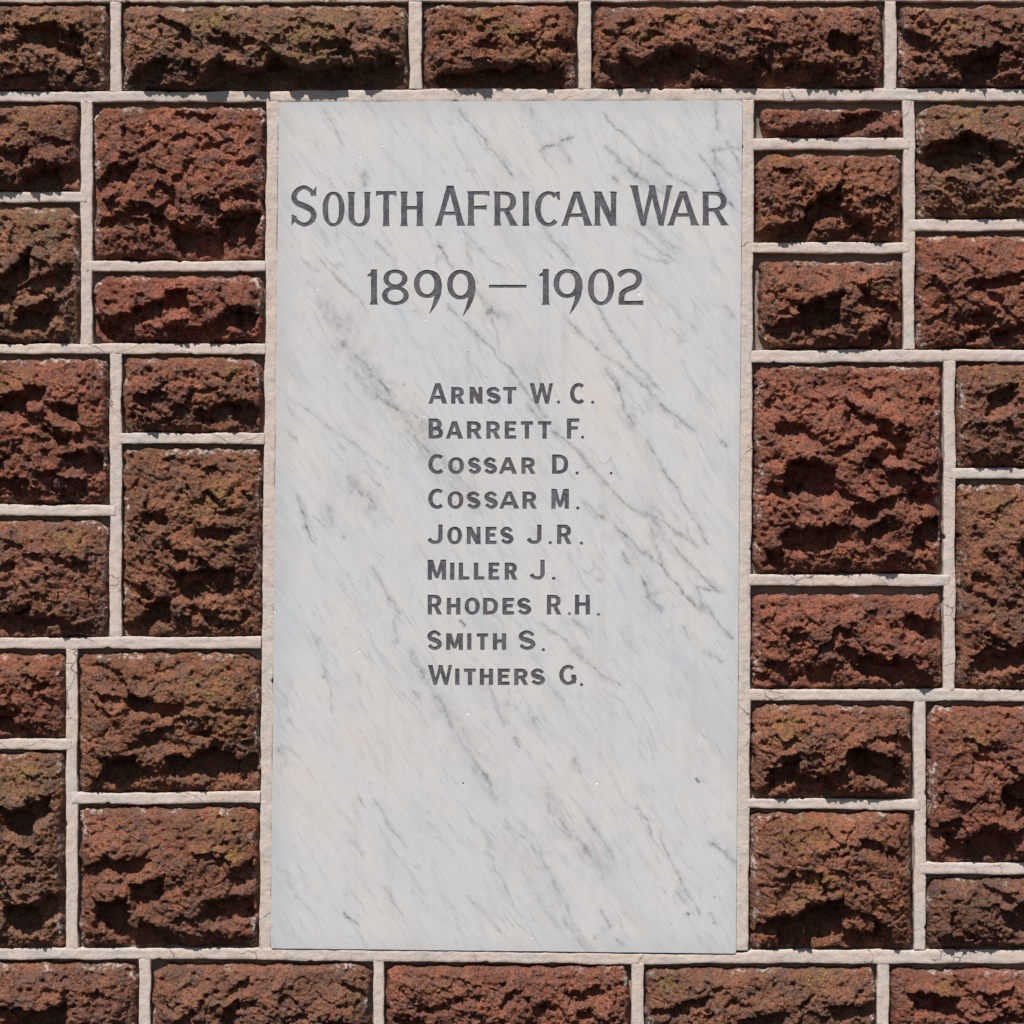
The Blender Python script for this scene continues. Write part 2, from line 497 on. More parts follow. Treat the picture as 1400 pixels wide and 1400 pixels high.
# -- stones. x0,y0,x1,y1 cell; H bulge height mm; crest = where the bulge peaks (0 top .. 1 bottom);
#    ledges: (xa, ya, xb, yb, length, depth): under the line a-b the rock is broken back by `depth`, returning after `length`
#    lichen spots: (x, y, radius); tint
RED = (1.06, 0.93, 0.92)
BRN = (0.96, 1.05, 1.0)
DRK = (0.80, 0.86, 0.88)
NEU = (1.0, 1.0, 1.0)
STONES = [
    # top course
    dict(c=(166, 3, 559, 125), H=39, crest=0.42, led=[(166, 82, 300, 80, 60, 26), (290, 92, 400, 90, 45, 22), (380, 96, 552, 84, 45, 22), (286, 55, 330, 56, 12, 9), (332, 60, 352, 56, 10, 8), (390, 46, 402, 40, 10, 6), (430, 66, 470, 60, 14, 7)], li=[(290, 20, 40), (410, 60, 50), (445, 40, 28)], tint=(0.90, 1.02, 1.0)),
    dict(c=(577, 3, 790, 122), H=32, crest=0.40, led=[(600, 104, 680, 92, 34, 20), (670, 94, 770, 96, 36, 20), (740, 62, 790, 56, 18, 11), (655, 62, 680, 58, 12, 8), (612, 18, 622, 16, 6, 5), (715, 4, 740, 6, 8, 5)], li=[(655, 20, 30), (690, 45, 20), (740, 70, 22), (612, 45, 14)], tint=(1.02, 0.98, 0.92)),
    dict(c=(808, 3, 1210, 121), H=34, crest=0.36, led=[(850, 80, 945, 76, 46, 24), (920, 72, 990, 84, 24, 14), (845, 40, 870, 28, 14, 9), (985, 90, 1075, 88, 36, 14), (1070, 84, 1140, 96, 36, 18), (1020, 44, 1060, 48, 10, 6), (820, 84, 840, 96, 18, 10)], li=[(925, 18, 22), (880, 50, 18)], tint=(1.0, 0.97, 0.95)),
    dict(c=(-44, 3, 150, 125), H=30, crest=0.4, led=[(-30, 80, 140, 84, 40, 22)], li=[(60, 40, 25)], tint=BRN),
    dict(c=(1226, 3, 1500, 121), H=34, crest=0.4, led=[(1250, 86, 1380, 80, 40, 22), (1370, 76, 1480, 92, 34, 18)], li=[(1300, 40, 25)], tint=NEU),
    # left column beside the plaque
    dict(c=(126, 140, 364, 357), H=32, crest=0.5, led=[(236, 152, 300, 160, 16, 10), (296, 176, 318, 168, 9, 7), (326, 222, 352, 216, 12, 9), (320, 262, 352, 268, 14, 9), (300, 300, 352, 288, 60, 22), (240, 310, 300, 322, 40, 18), (140, 250, 230, 240, 30, 16), (278, 200, 300, 196, 9, 6)], li=[], tint=RED),
    dict(c=(126, 372, 363, 469), H=28, crest=0.48, led=[(296, 438, 330, 424, 26, 13), (324, 424, 352, 428, 28, 14), (232, 448, 296, 450, 20, 10), (150, 430, 220, 436, 30, 14)], li=[], tint=(1.14, 0.92, 0.92)),
    dict(c=(166, 484, 362, 592), H=28, crest=0.40, led=[(270, 560, 330, 548, 30, 12), (320, 552, 354, 556, 34, 14), (278, 534, 300, 530, 8, 6), (180, 560, 260, 556, 30, 14)], li=[(310, 505, 22)], tint=(1.02, 0.95, 0.95)),
    dict(c=(166, 608, 360, 871), H=34, crest=0.45, led=[(268, 726, 330, 722, 14, 9), (295, 700, 322, 696, 12, 8), (226, 740, 300, 778, 22, 12), (240, 782, 322, 776, 40, 22), (330, 790, 348, 782, 12, 7), (288, 640, 300, 634, 7, 5), (262, 830, 290, 836, 14, 7), (170, 700, 240, 690, 40, 18)], li=[(300, 680, 34), (320, 740, 20)], tint=(1.0, 1.0, 0.93)),
    dict(c=(106, 889, 357, 1083), H=32, crest=0.42, led=[(318, 896, 352, 896, 14, 8), (230, 1032, 322, 1030, 38, 20), (318, 1040, 352, 1030, 34, 14), (285, 965, 345, 972, 10, 6), (262, 1000, 290, 996, 12, 7), (120, 1020, 230, 1026, 40, 18)], li=[(290, 940, 40), (320, 985, 24)], tint=(1.0, 0.99, 0.90)),
    dict(c=(106, 1100, 355, 1296), H=34, crest=0.45, led=[(316, 1186, 350, 1172, 36, 16), (285, 1232, 346, 1224, 34, 18), (225, 1244, 290, 1236, 34, 14), (235, 1290, 350, 1278, 30, 12), (292, 1152, 316, 1150, 8, 6), (120, 1220, 230, 1230, 40, 18)], li=[(300, 1130, 30), (320, 1168, 18), (290, 1160, 20)], tint=(1.0, 0.96, 0.92)),
    # right column beside the plaque
    dict(c=(1032, 138, 1235, 188), H=16, crest=0.45, led=[(1040, 176, 1080, 180, 12, 5), (1150, 170, 1220, 172, 14, 7)], li=[], tint=(1.02, 0.92, 0.94), inset=(8, 9)),
    dict(c=(1032, 206, 1235, 331), H=32, crest=0.42, led=[(1036, 320, 1110, 298, 30, 20), (1100, 286, 1150, 254, 38, 20), (1065, 236, 1078, 232, 7, 6), (1078, 256, 1092, 250, 8, 6), (1150, 290, 1230, 296, 26, 14)], li=[(1062, 218, 14)], tint=(1.08, 1.0, 0.92)),
    dict(c=(1032, 348, 1235, 478), H=30, crest=0.44, led=[(1046, 446, 1092, 438, 20, 12), (1090, 420, 1150, 402, 44, 24), (1100, 452, 1112, 446, 20, 10), (1150, 440, 1230, 446, 30, 14)], li=[], tint=(1.05, 1.0, 0.95), inset=(5, 8)),
    dict(c=(1029, 497, 1290, 785), H=40, crest=0.5, led=[(1060, 576, 1110, 584, 24, 13), (1072, 628, 1140, 640, 54, 30), (1050, 656, 1078, 664, 22, 12), (1066, 726, 1140, 722, 34, 20), (1046, 750, 1074, 756, 24, 14), (1048, 628, 1066, 622, 8, 5), (1040, 530, 1052, 526, 12, 6), (1150, 640, 1270, 650, 44, 20), (1160, 730, 1270, 724, 34, 18)], li=[], tint=(1.12, 0.95, 0.93)),
    dict(c=(1026, 802, 1290, 942), H=26, crest=0.38, led=[(1030, 922, 1050, 918, 14, 9), (1080, 868, 1104, 864, 12, 9), (1076, 928, 1090, 920, 12, 7), (1104, 912, 1140, 906, 30, 11), (1150, 900, 1280, 896, 34, 14)], li=[], tint=(1.08, 0.93, 0.92), top=10),
    dict(c=(1025, 959, 1250, 1092), H=36, crest=0.40, led=[(1050, 1052, 1090, 1036, 34, 20), (1070, 1034, 1090, 1028, 16, 10), (1086, 1060, 1140, 1062, 32, 16), (1036, 1076, 1060, 1068, 20, 10), (1110, 972, 1130, 976, 8, 6), (1150, 1050, 1240, 1046, 34, 16)], li=[(1070, 985, 26), (1085, 1010, 20)], tint=(1.03, 0.98, 0.92)),
    dict(c=(1024, 1106, 1250, 1299), H=40, crest=0.42, led=[(1062, 1252, 1100, 1244, 46, 26), (1090, 1246, 1150, 1222, 60, 28), (1042, 1206, 1060, 1202, 8, 6), (1034, 1262, 1060, 1254, 26, 12), (1056, 1118, 1068, 1114, 7, 5), (1150, 1230, 1240, 1236, 46, 20)], li=[(1105, 1140, 34), (1090, 1225, 20), (1120, 1200, 24)], tint=(1.03, 0.97, 0.90)),
    # bottom course
    dict(c=(206, 1313, 510, 1451), H=30, crest=0.5, led=[(314, 1352, 344, 1334, 18, 12), (306, 1374, 330, 1362, 40, 14), (470, 1340, 500, 1356, 10, 7), (390, 1388, 420, 1384, 12, 8), (220, 1390, 290, 1396, 30, 14), (440, 1392, 504, 1400, 30, 14), (460, 1372, 478, 1368, 8, 5)], li=[(490, 1365, 14)], tint=(0.92, 0.96, 0.96)),
    dict(c=(525, 1316, 863, 1452), H=26, crest=0.42, led=[(572, 1374, 616, 1370, 12, 8), (622, 1362, 658, 1358, 10, 8), (686, 1366, 702, 1350, 18, 9), (776, 1356, 822, 1346, 20, 13), (728, 1376, 746, 1372, 20, 9), (700, 1352, 716, 1350, 6, 6), (790, 1384, 812, 1380, 14, 8), (645, 1386, 660, 1384, 10, 6), (540, 1392, 600, 1396, 20, 9)], li=[(600, 1345, 18)], tint=(1.06, 0.95, 0.93)),
    dict(c=(880, 1319, 1200, 1452), H=28, crest=0.45, led=[(915, 1374, 966, 1360, 20, 13), (892, 1378, 914, 1374, 14, 7), (990, 1366, 1008, 1360, 12, 8), (1010, 1390, 1070, 1380, 20, 10), (1088, 1374, 1112, 1356, 9, 7), (972, 1352, 984, 1349, 6, 5)], li=[(915, 1345, 20), (1120, 1335, 22)], tint=(0.92, 0.96, 0.94)),
    dict(c=(-24, 1313, 190, 1451), H=28, crest=0.45, led=[(0, 1390, 160, 1384, 30, 16)], li=[], tint=NEU),
    dict(c=(1216, 1319, 1480, 1452), H=30, crest=0.45, led=[(1230, 1392, 1330, 1384, 30, 16), (1340, 1380, 1460, 1390, 30, 14)], li=[(1290, 1350, 20)], tint=RED),
    # outer field, left
    dict(c=(-180, 140, 110, 262), H=32, crest=0.42, led=[(-20, 210, 50, 204, 34, 18), (46, 216, 108, 206, 30, 14)], li=[(30, 170, 20)], tint=NEU),
    dict(c=(-180, 278, 110, 469), H=36, crest=0.44, led=[(-30, 390, 70, 380, 44, 22), (60, 400, 106, 392, 30, 14), (20, 330, 60, 326, 12, 8)], li=[(60, 310, 24)], tint=BRN),
    dict(c=(-180, 485, 150, 690), H=36, crest=0.44, led=[(-30, 610, 60, 618, 44, 22), (60, 600, 140, 596, 40, 20), (70, 540, 110, 536, 12, 8)], li=[(20, 520, 26)], tint=RED),
    dict(c=(-180, 706, 150, 872), H=32, crest=0.42, led=[(-30, 810, 80, 816, 40, 20), (80, 802, 146, 810, 34, 16)], li=[(100, 740, 24)], tint=NEU),
    dict(c=(-180, 889, 90, 1010), H=28, crest=0.42, led=[(-30, 960, 84, 966, 34, 16)], li=[(40, 920, 22)], tint=RED),
    dict(c=(-180, 1026, 90, 1297), H=38, crest=0.48, led=[(-30, 1150, 60, 1160, 40, 20), (0, 1220, 84, 1210, 50, 24), (40, 1090, 70, 1086, 12, 8)], li=[(40, 1060, 30)], tint=BRN),
    # outer field, right
    dict(c=(1251, 138, 1580, 300), H=34, crest=0.44, led=[(1270, 240, 1350, 232, 40, 20), (1346, 236, 1440, 246, 34, 18), (1300, 190, 1330, 186, 10, 7)], li=[(1320, 160, 26)], tint=BRN),
    dict(c=(1251, 317, 1580, 477), H=32, crest=0.42, led=[(1260, 410, 1340, 418, 40, 20), (1340, 424, 1430, 414, 34, 16)], li=[], tint=RED),
    dict(c=(1306, 494, 1580, 640), H=30, crest=0.42, led=[(1316, 590, 1380, 584, 34, 16), (1376, 596, 1440, 590, 30, 16)], li=[(1370, 520, 22)], tint=NEU),
    dict(c=(1306, 656, 1580, 943), H=40, crest=0.5, led=[(1316, 790, 1400, 780, 50, 26), (1330, 870, 1420, 880, 44, 22), (1340, 720, 1380, 716, 14, 9)], li=[(1360, 700, 30)], tint=(1.0, 0.97, 0.93)),
    dict(c=(1266, 960, 1580, 1180), H=38, crest=0.46, led=[(1280, 1100, 1360, 1090, 50, 24), (1356, 1096, 1440, 1106, 40, 20), (1300, 1020, 1340, 1016, 12, 8)], li=[(1330, 1000, 30)], tint=RED),
    dict(c=(1266, 1196, 1580, 1298), H=28, crest=0.42, led=[(1280, 1262, 1400, 1256, 30, 16)], li=[], tint=DRK),
    # beyond the frame, above and below
    dict(c=(36, -180, 330, -13), H=30, crest=0.45, led=[(60, -60, 300, -70, 40, 20)], li=[], tint=NEU),
    dict(c=(346, -180, 700, -13), H=30, crest=0.45, led=[(360, -60, 680, -66, 40, 20)], li=[], tint=RED),
    dict(c=(716, -180, 1010, -13), H=30, crest=0.45, led=[(730, -64, 1000, -60, 40, 20)], li=[], tint=NEU),
    dict(c=(1026, -180, 1330, -13), H=30, crest=0.45, led=[(1040, -60, 1310, -66, 40, 20)], li=[], tint=BRN),
    dict(c=(1346, -180, 1580, -13), H=30, crest=0.45, led=[(1360, -60, 1560, -66, 40, 20)], li=[], tint=NEU),
    dict(c=(-180, -180, 20, -13), H=30, crest=0.45, led=[], li=[], tint=NEU),
    dict(c=(76, 1466, 380, 1580), H=28, crest=0.45, led=[(90, 1540, 360, 1536, 30, 16)], li=[], tint=NEU),
    dict(c=(396, 1466, 760, 1580), H=28, crest=0.45, led=[(410, 1540, 740, 1536, 30, 16)], li=[], tint=BRN),
    dict(c=(776, 1466, 1120, 1580), H=28, crest=0.45, led=[(790, 1540, 1100, 1536, 30, 16)], li=[], tint=RED),
    dict(c=(1136, 1466, 1420, 1580), H=28, crest=0.45, led=[(1150, 1540, 1400, 1536, 30, 16)], li=[], tint=NEU),
    dict(c=(-180, 1466, 60, 1580), H=28, crest=0.45, led=[], li=[], tint=NEU),
    dict(c=(1436, 1466, 1580, 1580), H=28, crest=0.45, led=[], li=[], tint=NEU),
    dict(c=(-180, 3, -60, 125), H=28, crest=0.45, led=[], li=[], tint=NEU),
    dict(c=(1516, 3, 1580, 121), H=28, crest=0.45, led=[], li=[], tint=NEU),
    dict(c=(-180, 1313, -40, 1451), H=28, crest=0.45, led=[], li=[], tint=NEU),
    dict(c=(1496, 1319, 1580, 1452), H=28, crest=0.45, led=[], li=[], tint=NEU),
]


def build_stone(i, st):
    x0, y0, x1, y1 = st['c']
    rng = np.random.RandomState(900 + i)
    inside = (y1 > 0 and y0 < 1400 and x1 > 0 and x0 < 1400)
    step = 1.7 if inside else 6.0
    pad = 0.5
    nx = max(4, int(round((x1 - x0 + 2 * pad) / step)) + 1)
    ny = max(4, int(round((y1 - y0 + 2 * pad) / step)) + 1)
    X, Y = np.meshgrid(np.linspace(x0 - pad, x1 + pad, nx), np.linspace(y0 - pad, y1 + pad, ny))
    ox, oy = rng.rand(2) * 500
    # irregular outline: rounded rectangle with its own gaps to the pointing
    top = st.get('top', rng.uniform(2.5, 5))
    gl, gr = rng.uniform(0.5, 2.5), rng.uniform(0, 2.5)
    gb = rng.uniform(-1.5, 0.5)
    if 'inset' in st:
        gl, top = st['inset']
    cx0, cx1, cy0, cy1 = x0 + gl, x1 - gr, y0 + top, y1 - gb
    wob = 3.4 * fbm((X + ox) / 24, (Y + oy) / 24, 3, 40) + 1.4 * perlin((X + ox) / 5, (Y + oy) / 5, 44)
    R = rng.uniform(7, 13)
    qx = np.maximum(np.maximum(cx0 + R - X, X - (cx1 - R)), 0)
    qy = np.maximum(np.maximum(cy0 + R - Y, Y - (cy1 - R)), 0)
    core = np.minimum(np.minimum(X - cx0, cx1 - X), np.minimum(Y - cy0, cy1 - Y))
    d = np.where((qx > 0) & (qy > 0), R - np.sqrt(qx ** 2 + qy ** 2), core) + wob
    # knocked-off corners
    for (kx, ky) in ((cx0, cy0), (cx1, cy0), (cx0, cy1), (cx1, cy1)):
        if rng.rand() < 0.4:
            kr = rng.uniform(8, 19)
            sxk = 1 if kx == cx0 else -1; syk = 1 if ky == cy0 else -1
            kslope = rng.uniform(0.6, 1.6)
            d = np.minimum(d, ((X - kx) * sxk * kslope + (Y - ky) * syk) / math.sqrt(1 + kslope ** 2) - kr * 0.6 + wob)
    # bulge with a crest line
    u = (Y - y0) / (y1 - y0)
    crest = st['crest'] + 0.10 * fbm((X + ox) / 90, Y * 0 + 3.3, 2, 47)
    rise = np.clip(u / crest, 0, 1)
    fall = np.clip((1 - u) / (1 - crest), 0, 1)
    vprof = np.where(u < crest, np.sin(rise * math.pi / 2) ** 0.75, np.sin(fall * math.pi / 2) ** 0.6)
    hx = np.clip(np.minimum(X - x0, x1 - X) / 42.0, 0, 1)
    hprof = np.sin(hx * math.pi / 2) ** 0.7
    H = st['H'] * 0.86
    ka, kb, kc = rng.uniform(0.6, 1.5), rng.uniform(0.6, 1.6), rng.uniform(0.7, 1.25)
    h = -4 + H * vprof * hprof
    # broken facets at two sizes
    wx = X + 9 * fbm((X + ox) / 30, (Y + oy) / 30, 2, 50)
    wy = Y + 9 * fbm((X + ox) / 30, (Y + oy) / 30, 2, 53)
    f1, f2, A, B, Cc, DX, DY = worley((wx + ox) / 46, (wy + oy) / 36, 60 + i)
    amp = sstep(3, 30, d)
    h += ka * amp * ((A - 0.5) * 8 + (B - 0.5) * 14 * DX + (Cc - 0.45) * 13 * DY)
    f1, f2, A, B, Cc, DX, DY = worley((wx * 0.8 + wy * 0.45 + ox) / 27, (wy * 0.85 - wx * 0.4 + oy) / 21, 460 + i)
    h += kb * amp * ((A - 0.5) * 6.5 + (B - 0.5) * 8 * DX + (Cc - 0.48) * 8 * DY)
    f1, f2, A, B, Cc, DX, DY = worley((wx + ox) / 15, (wy + oy) / 12, 160 + i)
    amp2 = sstep(1, 14, d)
    h += amp2 * ((A - 0.5) * 3.6 + (B - 0.5) * 4 * DX + (Cc - 0.5) * 3.5 * DY)
    # ledges and hollows seen in the wall
    jag0 = 4.5 * fbm((X + ox) / 17, (Y + oy) / 17, 3, 77)
    jagb = 13 * fbm((X + ox) / 48, (Y + oy) / 60, 2, 79)
    for (xa, ya, xb, yb, L, D) in st['led']:
        xm, hw = (xa + xb) / 2, (xb - xa) / 2
        jag = jag0 + jagb * (1.0 if hw > 42 else 0.15)
        yl = ya + (yb - ya) * (X - xa) / (xb - xa)
        t = Y - yl + jag * (min(1.0, D / 12) if hw <= 42 else 1.0)
        across = sstep(1.15, 0.8, np.abs(X - xm + jag0) / max(hw, 3))
        h -= D * sstep(-1.5, 2.5, t) * (1 - sstep(0.55 * L, 1.15 * L, t)) * across
        h += 0.25 * D * np.exp(-((t + 8) / 9) ** 2) * across * amp       # lip above
    # rough clinker surface
    h += amp * 3.2 * fbm((X + ox) / 26, (Y + oy) / 26, 2, 80)
    b = fbm((X + ox) / 10.5, (Y + oy) / 10.5, 3, 84, 0.62)
    h += kc * (0.35 + 0.65 * amp2) * 2.6 * (np.abs(b) * 1.5 - 0.4)
    f1, f2, A, _, _, _, _ = worley((wx + ox) / 7.0, (wy + oy) / 6.0, 260 + i)
    h += 2.0 * (0.5 - f1) * (0.4 + 0.6 * amp2)
    # gas pits
    f1, _, A, _, _, _, _ = worley((X + ox) / 21, (Y + oy) / 21, 360 + i)
    h -= amp2 * np.where(A > 0.55, 6.0 * sstep(0.24, 0.06, f1), 0)
    h += 1.15 * perlin((X + ox) / 3.6, (Y + oy) / 3.6, 97)
    h = np.maximum(h, -15)
    # shoulder: drop off at the outline
    h = np.where(d < 4.5, np.minimum(h, -28 + 30 * (np.clip(d, 0, 4.5) / 4.5) ** 0.4 + h * 0.6 * sstep(0, 4.5, d)), h)
    # sideways crumpling for small overhangs
    sx = 1.5 * perlin((X + ox) / 6, (Y + oy) / 6, 101) * amp2
    sy = 1.9 * perlin((X + ox) / 6, (Y + oy) / 6, 103) * amp2
    Xs, Ys = X + sx, Y + sy
    v = np.stack([(Xs - 700) * S, -h * S, Z0 + (700 - Ys) * S], -1).reshape(-1, 3)
    idx = np.arange(X.size).reshape(ny, nx)
    f = np.stack([idx[:-1, :-1], idx[1:, :-1], idx[1:, 1:], idx[:-1, 1:]], -1).reshape(-1, 4)
    # body behind the face
    ring = np.concatenate([idx[0, :], idx[1:, -1], idx[-1, -2::-1], idx[-2:0:-1, 0]])
    back = v[ring].copy(); back[:, 1] = 0.07
    k = len(ring)
    n0 = len(v)
    v = np.vstack([v, back])
    j = np.arange(k); jn = (j + 1) % k
    side = np.stack([ring[j], ring[jn], n0 + jn, n0 + j], -1)
    o = link_mesh("stone", v, np.vstack([f, side]), MAT_STONE, wall, origin=W((x0 + x1) / 2, (y0 + y1) / 2, 0))
    o.color = (*st['tint'], 1)
    me = o.data
    # mortar smeared on the left, top and right arrises; lichen
    dl = np.minimum(X - x0, (x1 - X))
    sm = sstep(13, 6, d) * (dl < 16) * 1.0
    sm = np.maximum(sm, 0.8 * sstep(12, 5, d) * (Y - y0 < 16))
    sm = sm * sstep(-0.1, 0.35, fbm((X + ox) / 40, (Y + oy) / 40, 2, 111))
    li = np.zeros_like(X)
    for (lx, ly, r) in st['li']:
        li = np.maximum(li, np.exp(-(((X - lx) ** 2 + ((Y - ly) * 1.3) ** 2) / (r * r))))
    li = np.clip(0.9 * li + 0.06 * fbm((X + ox) / 50, (Y + oy) / 50, 2, 115), 0, 0.85)
    for nm, arr in (("mortar_smear", sm), ("lichen", li)):
        a = me.attributes.new(nm, 'FLOAT', 'POINT')
        vals = np.zeros(len(v), dtype=np.float32)
        vals[:n0] = arr.ravel()
        a.data.foreach_set("value", vals)
    return o


for i, st in enumerate(STONES):
    x0, y0, x1, y1 = st['c']
    keep = [l for l in st['led'] if 262 < (l[0] + l[2]) / 2 < 1138]
    rng = random.Random(40 + i)
    spans = [(a, b) for a, b in ((x0, min(x1, 262)), (max(x0, 1138), x1)) if b - a > 40]
    for (a, b) in spans:
        n = max(1, int((b - a) * (y1 - y0) / 5200 * rng.uniform(0.7, 1.3)))
        for _ in range(n):
            cxx = rng.uniform(a + 12, b - 12); cyy = rng.uniform(y0 + 0.25 * (y1 - y0), y1 - 22)
            hw = rng.uniform(12, 48); sl = rng.uniform(-0.55, 0.55)
            L = min(rng.uniform(10, 42), y1 - cyy)
            keep.append((cxx - hw, cyy - hw * sl, cxx + hw, cyy + hw * sl, L, L * rng.uniform(0.45, 0.62)))
    st['led'] = keep
    build_stone(i, st)


# ------------------------------------------------------------------ lettering: outlines from signed distances
def sd_poly(P, X, Y):
    P = np.asarray(P, dtype=float)
    d = np.full(X.shape, 1e9)
    s = np.ones(X.shape, dtype=bool)
    n = len(P)
    ins = np.zeros(X.shape, dtype=bool)
    for i in range(n):
        a = P[i]; b = P[i - 1]
        ex, ey = b[0] - a[0], b[1] - a[1]
        wx, wy = X - a[0], Y - a[1]
        t = np.clip((wx * ex + wy * ey) / (ex * ex + ey * ey + 1e-12), 0, 1)
        dx, dy = wx - ex * t, wy - ey * t
        d = np.minimum(d, dx * dx + dy * dy)
        if a[1] != b[1]:
            c = ((a[1] > Y) != (b[1] > Y)) & (X < (b[0] - a[0]) * (Y - a[1]) / (b[1] - a[1]) + a[0])
            ins ^= c
    d = np.sqrt(d)
    return np.where(ins, -d, d)


def stem(x0, y0, x1, y1, w0, w1=None, f0=0.0, f1=0.0, fr=4.0):
    """upright or slanting stroke cut level at both ends; f = flare of the end"""
    w1 = w0 if w1 is None else w1
    n = 15
    ts = np.linspace(0, 1, n)
    ts = np.sort(np.concatenate([ts, [0.03, 0.06, 0.10, 0.90, 0.94, 0.97]]))
    L, Rr = [], []
    for t in ts:
        x = x0 + (x1 - x0) * t; y = y0 + (y1 - y0) * t
        hw = (w0 + (w1 - w0) * t) / 2
        hw *= 1 + f0 * math.exp(-abs(y - y0) / fr * 1.6) + f1 * math.exp(-abs(y - y1) / fr * 1.6)
        L.append((x - hw, y)); Rr.append((x + hw, y))
    return L + Rr[::-1]


def bar(x0, x1, y, w, f0=0.0, f1=0.0, fr=4.0, up=1.0, dn=1.0):
    ts = np.sort(np.concatenate([np.linspace(0, 1, 13), [0.03, 0.07, 0.93, 0.97]]))
    A, B = [], []
    for t in ts:
        x = x0 + (x1 - x0) * t
        e = f0 * math.exp(-abs(x - x0) / fr * 1.6) + f1 * math.exp(-abs(x - x1) / fr * 1.6)
        A.append((x, y + w / 2 * (1 + e * up))); B.append((x, y - w / 2 * (1 + e * dn)))
    return A + B[::-1]


def ell(cx, cy, rx, ry, p=2.0, n=48):
    out = []
    for k in range(n):
        a = 2 * math.pi * k / n
        c, s = math.cos(a), math.sin(a)
        out.append((cx + rx * math.copysign(abs(c) ** (2 / p), c), cy + ry * math.copysign(abs(s) ** (2 / p), s)))
    return out


def catmull(pts, per=6):
    P = [np.array(p, float) for p in pts]
    P = [2 * P[0] - P[1]] + P + [2 * P[-1] - P[-2]]
    out = []
    for i in range(1, len(P) - 2):
        for k in range(per):
            t = k / per
            a, b, c, d = P[i - 1], P[i], P[i + 1], P[i + 2]
            out.append(0.5 * (2 * b + (c - a) * t + (2 * a - 5 * b + 4 * c - d) * t * t + (3 * b - a - 3 * c + d) * t ** 3))
    out.append(P[-2])
    return np.array(out)


def ribbon(pts, per=6):
    """pts: (x, y, width) centre line -> polygon"""
    Q = catmull(pts, per)
    T = np.gradient(Q[:, :2], axis=0)
    T /= np.linalg.norm(T, axis=1)[:, None] + 1e-9
    N = np.stack([-T[:, 1], T[:, 0]], -1)
    L = Q[:, :2] + N * Q[:, 2:3] / 2
    Rr = Q[:, :2] - N * Q[:, 2:3] / 2
    return [tuple(p) for p in L] + [tuple(p) for p in Rr[::-1]]


def dshape(x0, x1, y0, y1, n=22, p=2.3, straight=0.35):
    """closed shape: straight left side, round right side"""
    ym = (y0 + y1) / 2; ry = (y1 - y0) / 2
    xs = x0 + (x1 - x0) * straight; rx = x1 - xs
    out = [(x0, y0)]
    for k in range(n + 1):
        a = -math.pi / 2 + math.pi * k / n
        c, s = math.cos(a), math.sin(a)
        out.append((xs + rx * abs(c) ** (2 / p), ym + ry * math.copysign(abs(s) ** (2 / p), s)))
    out.append((x0, y1))
    return out


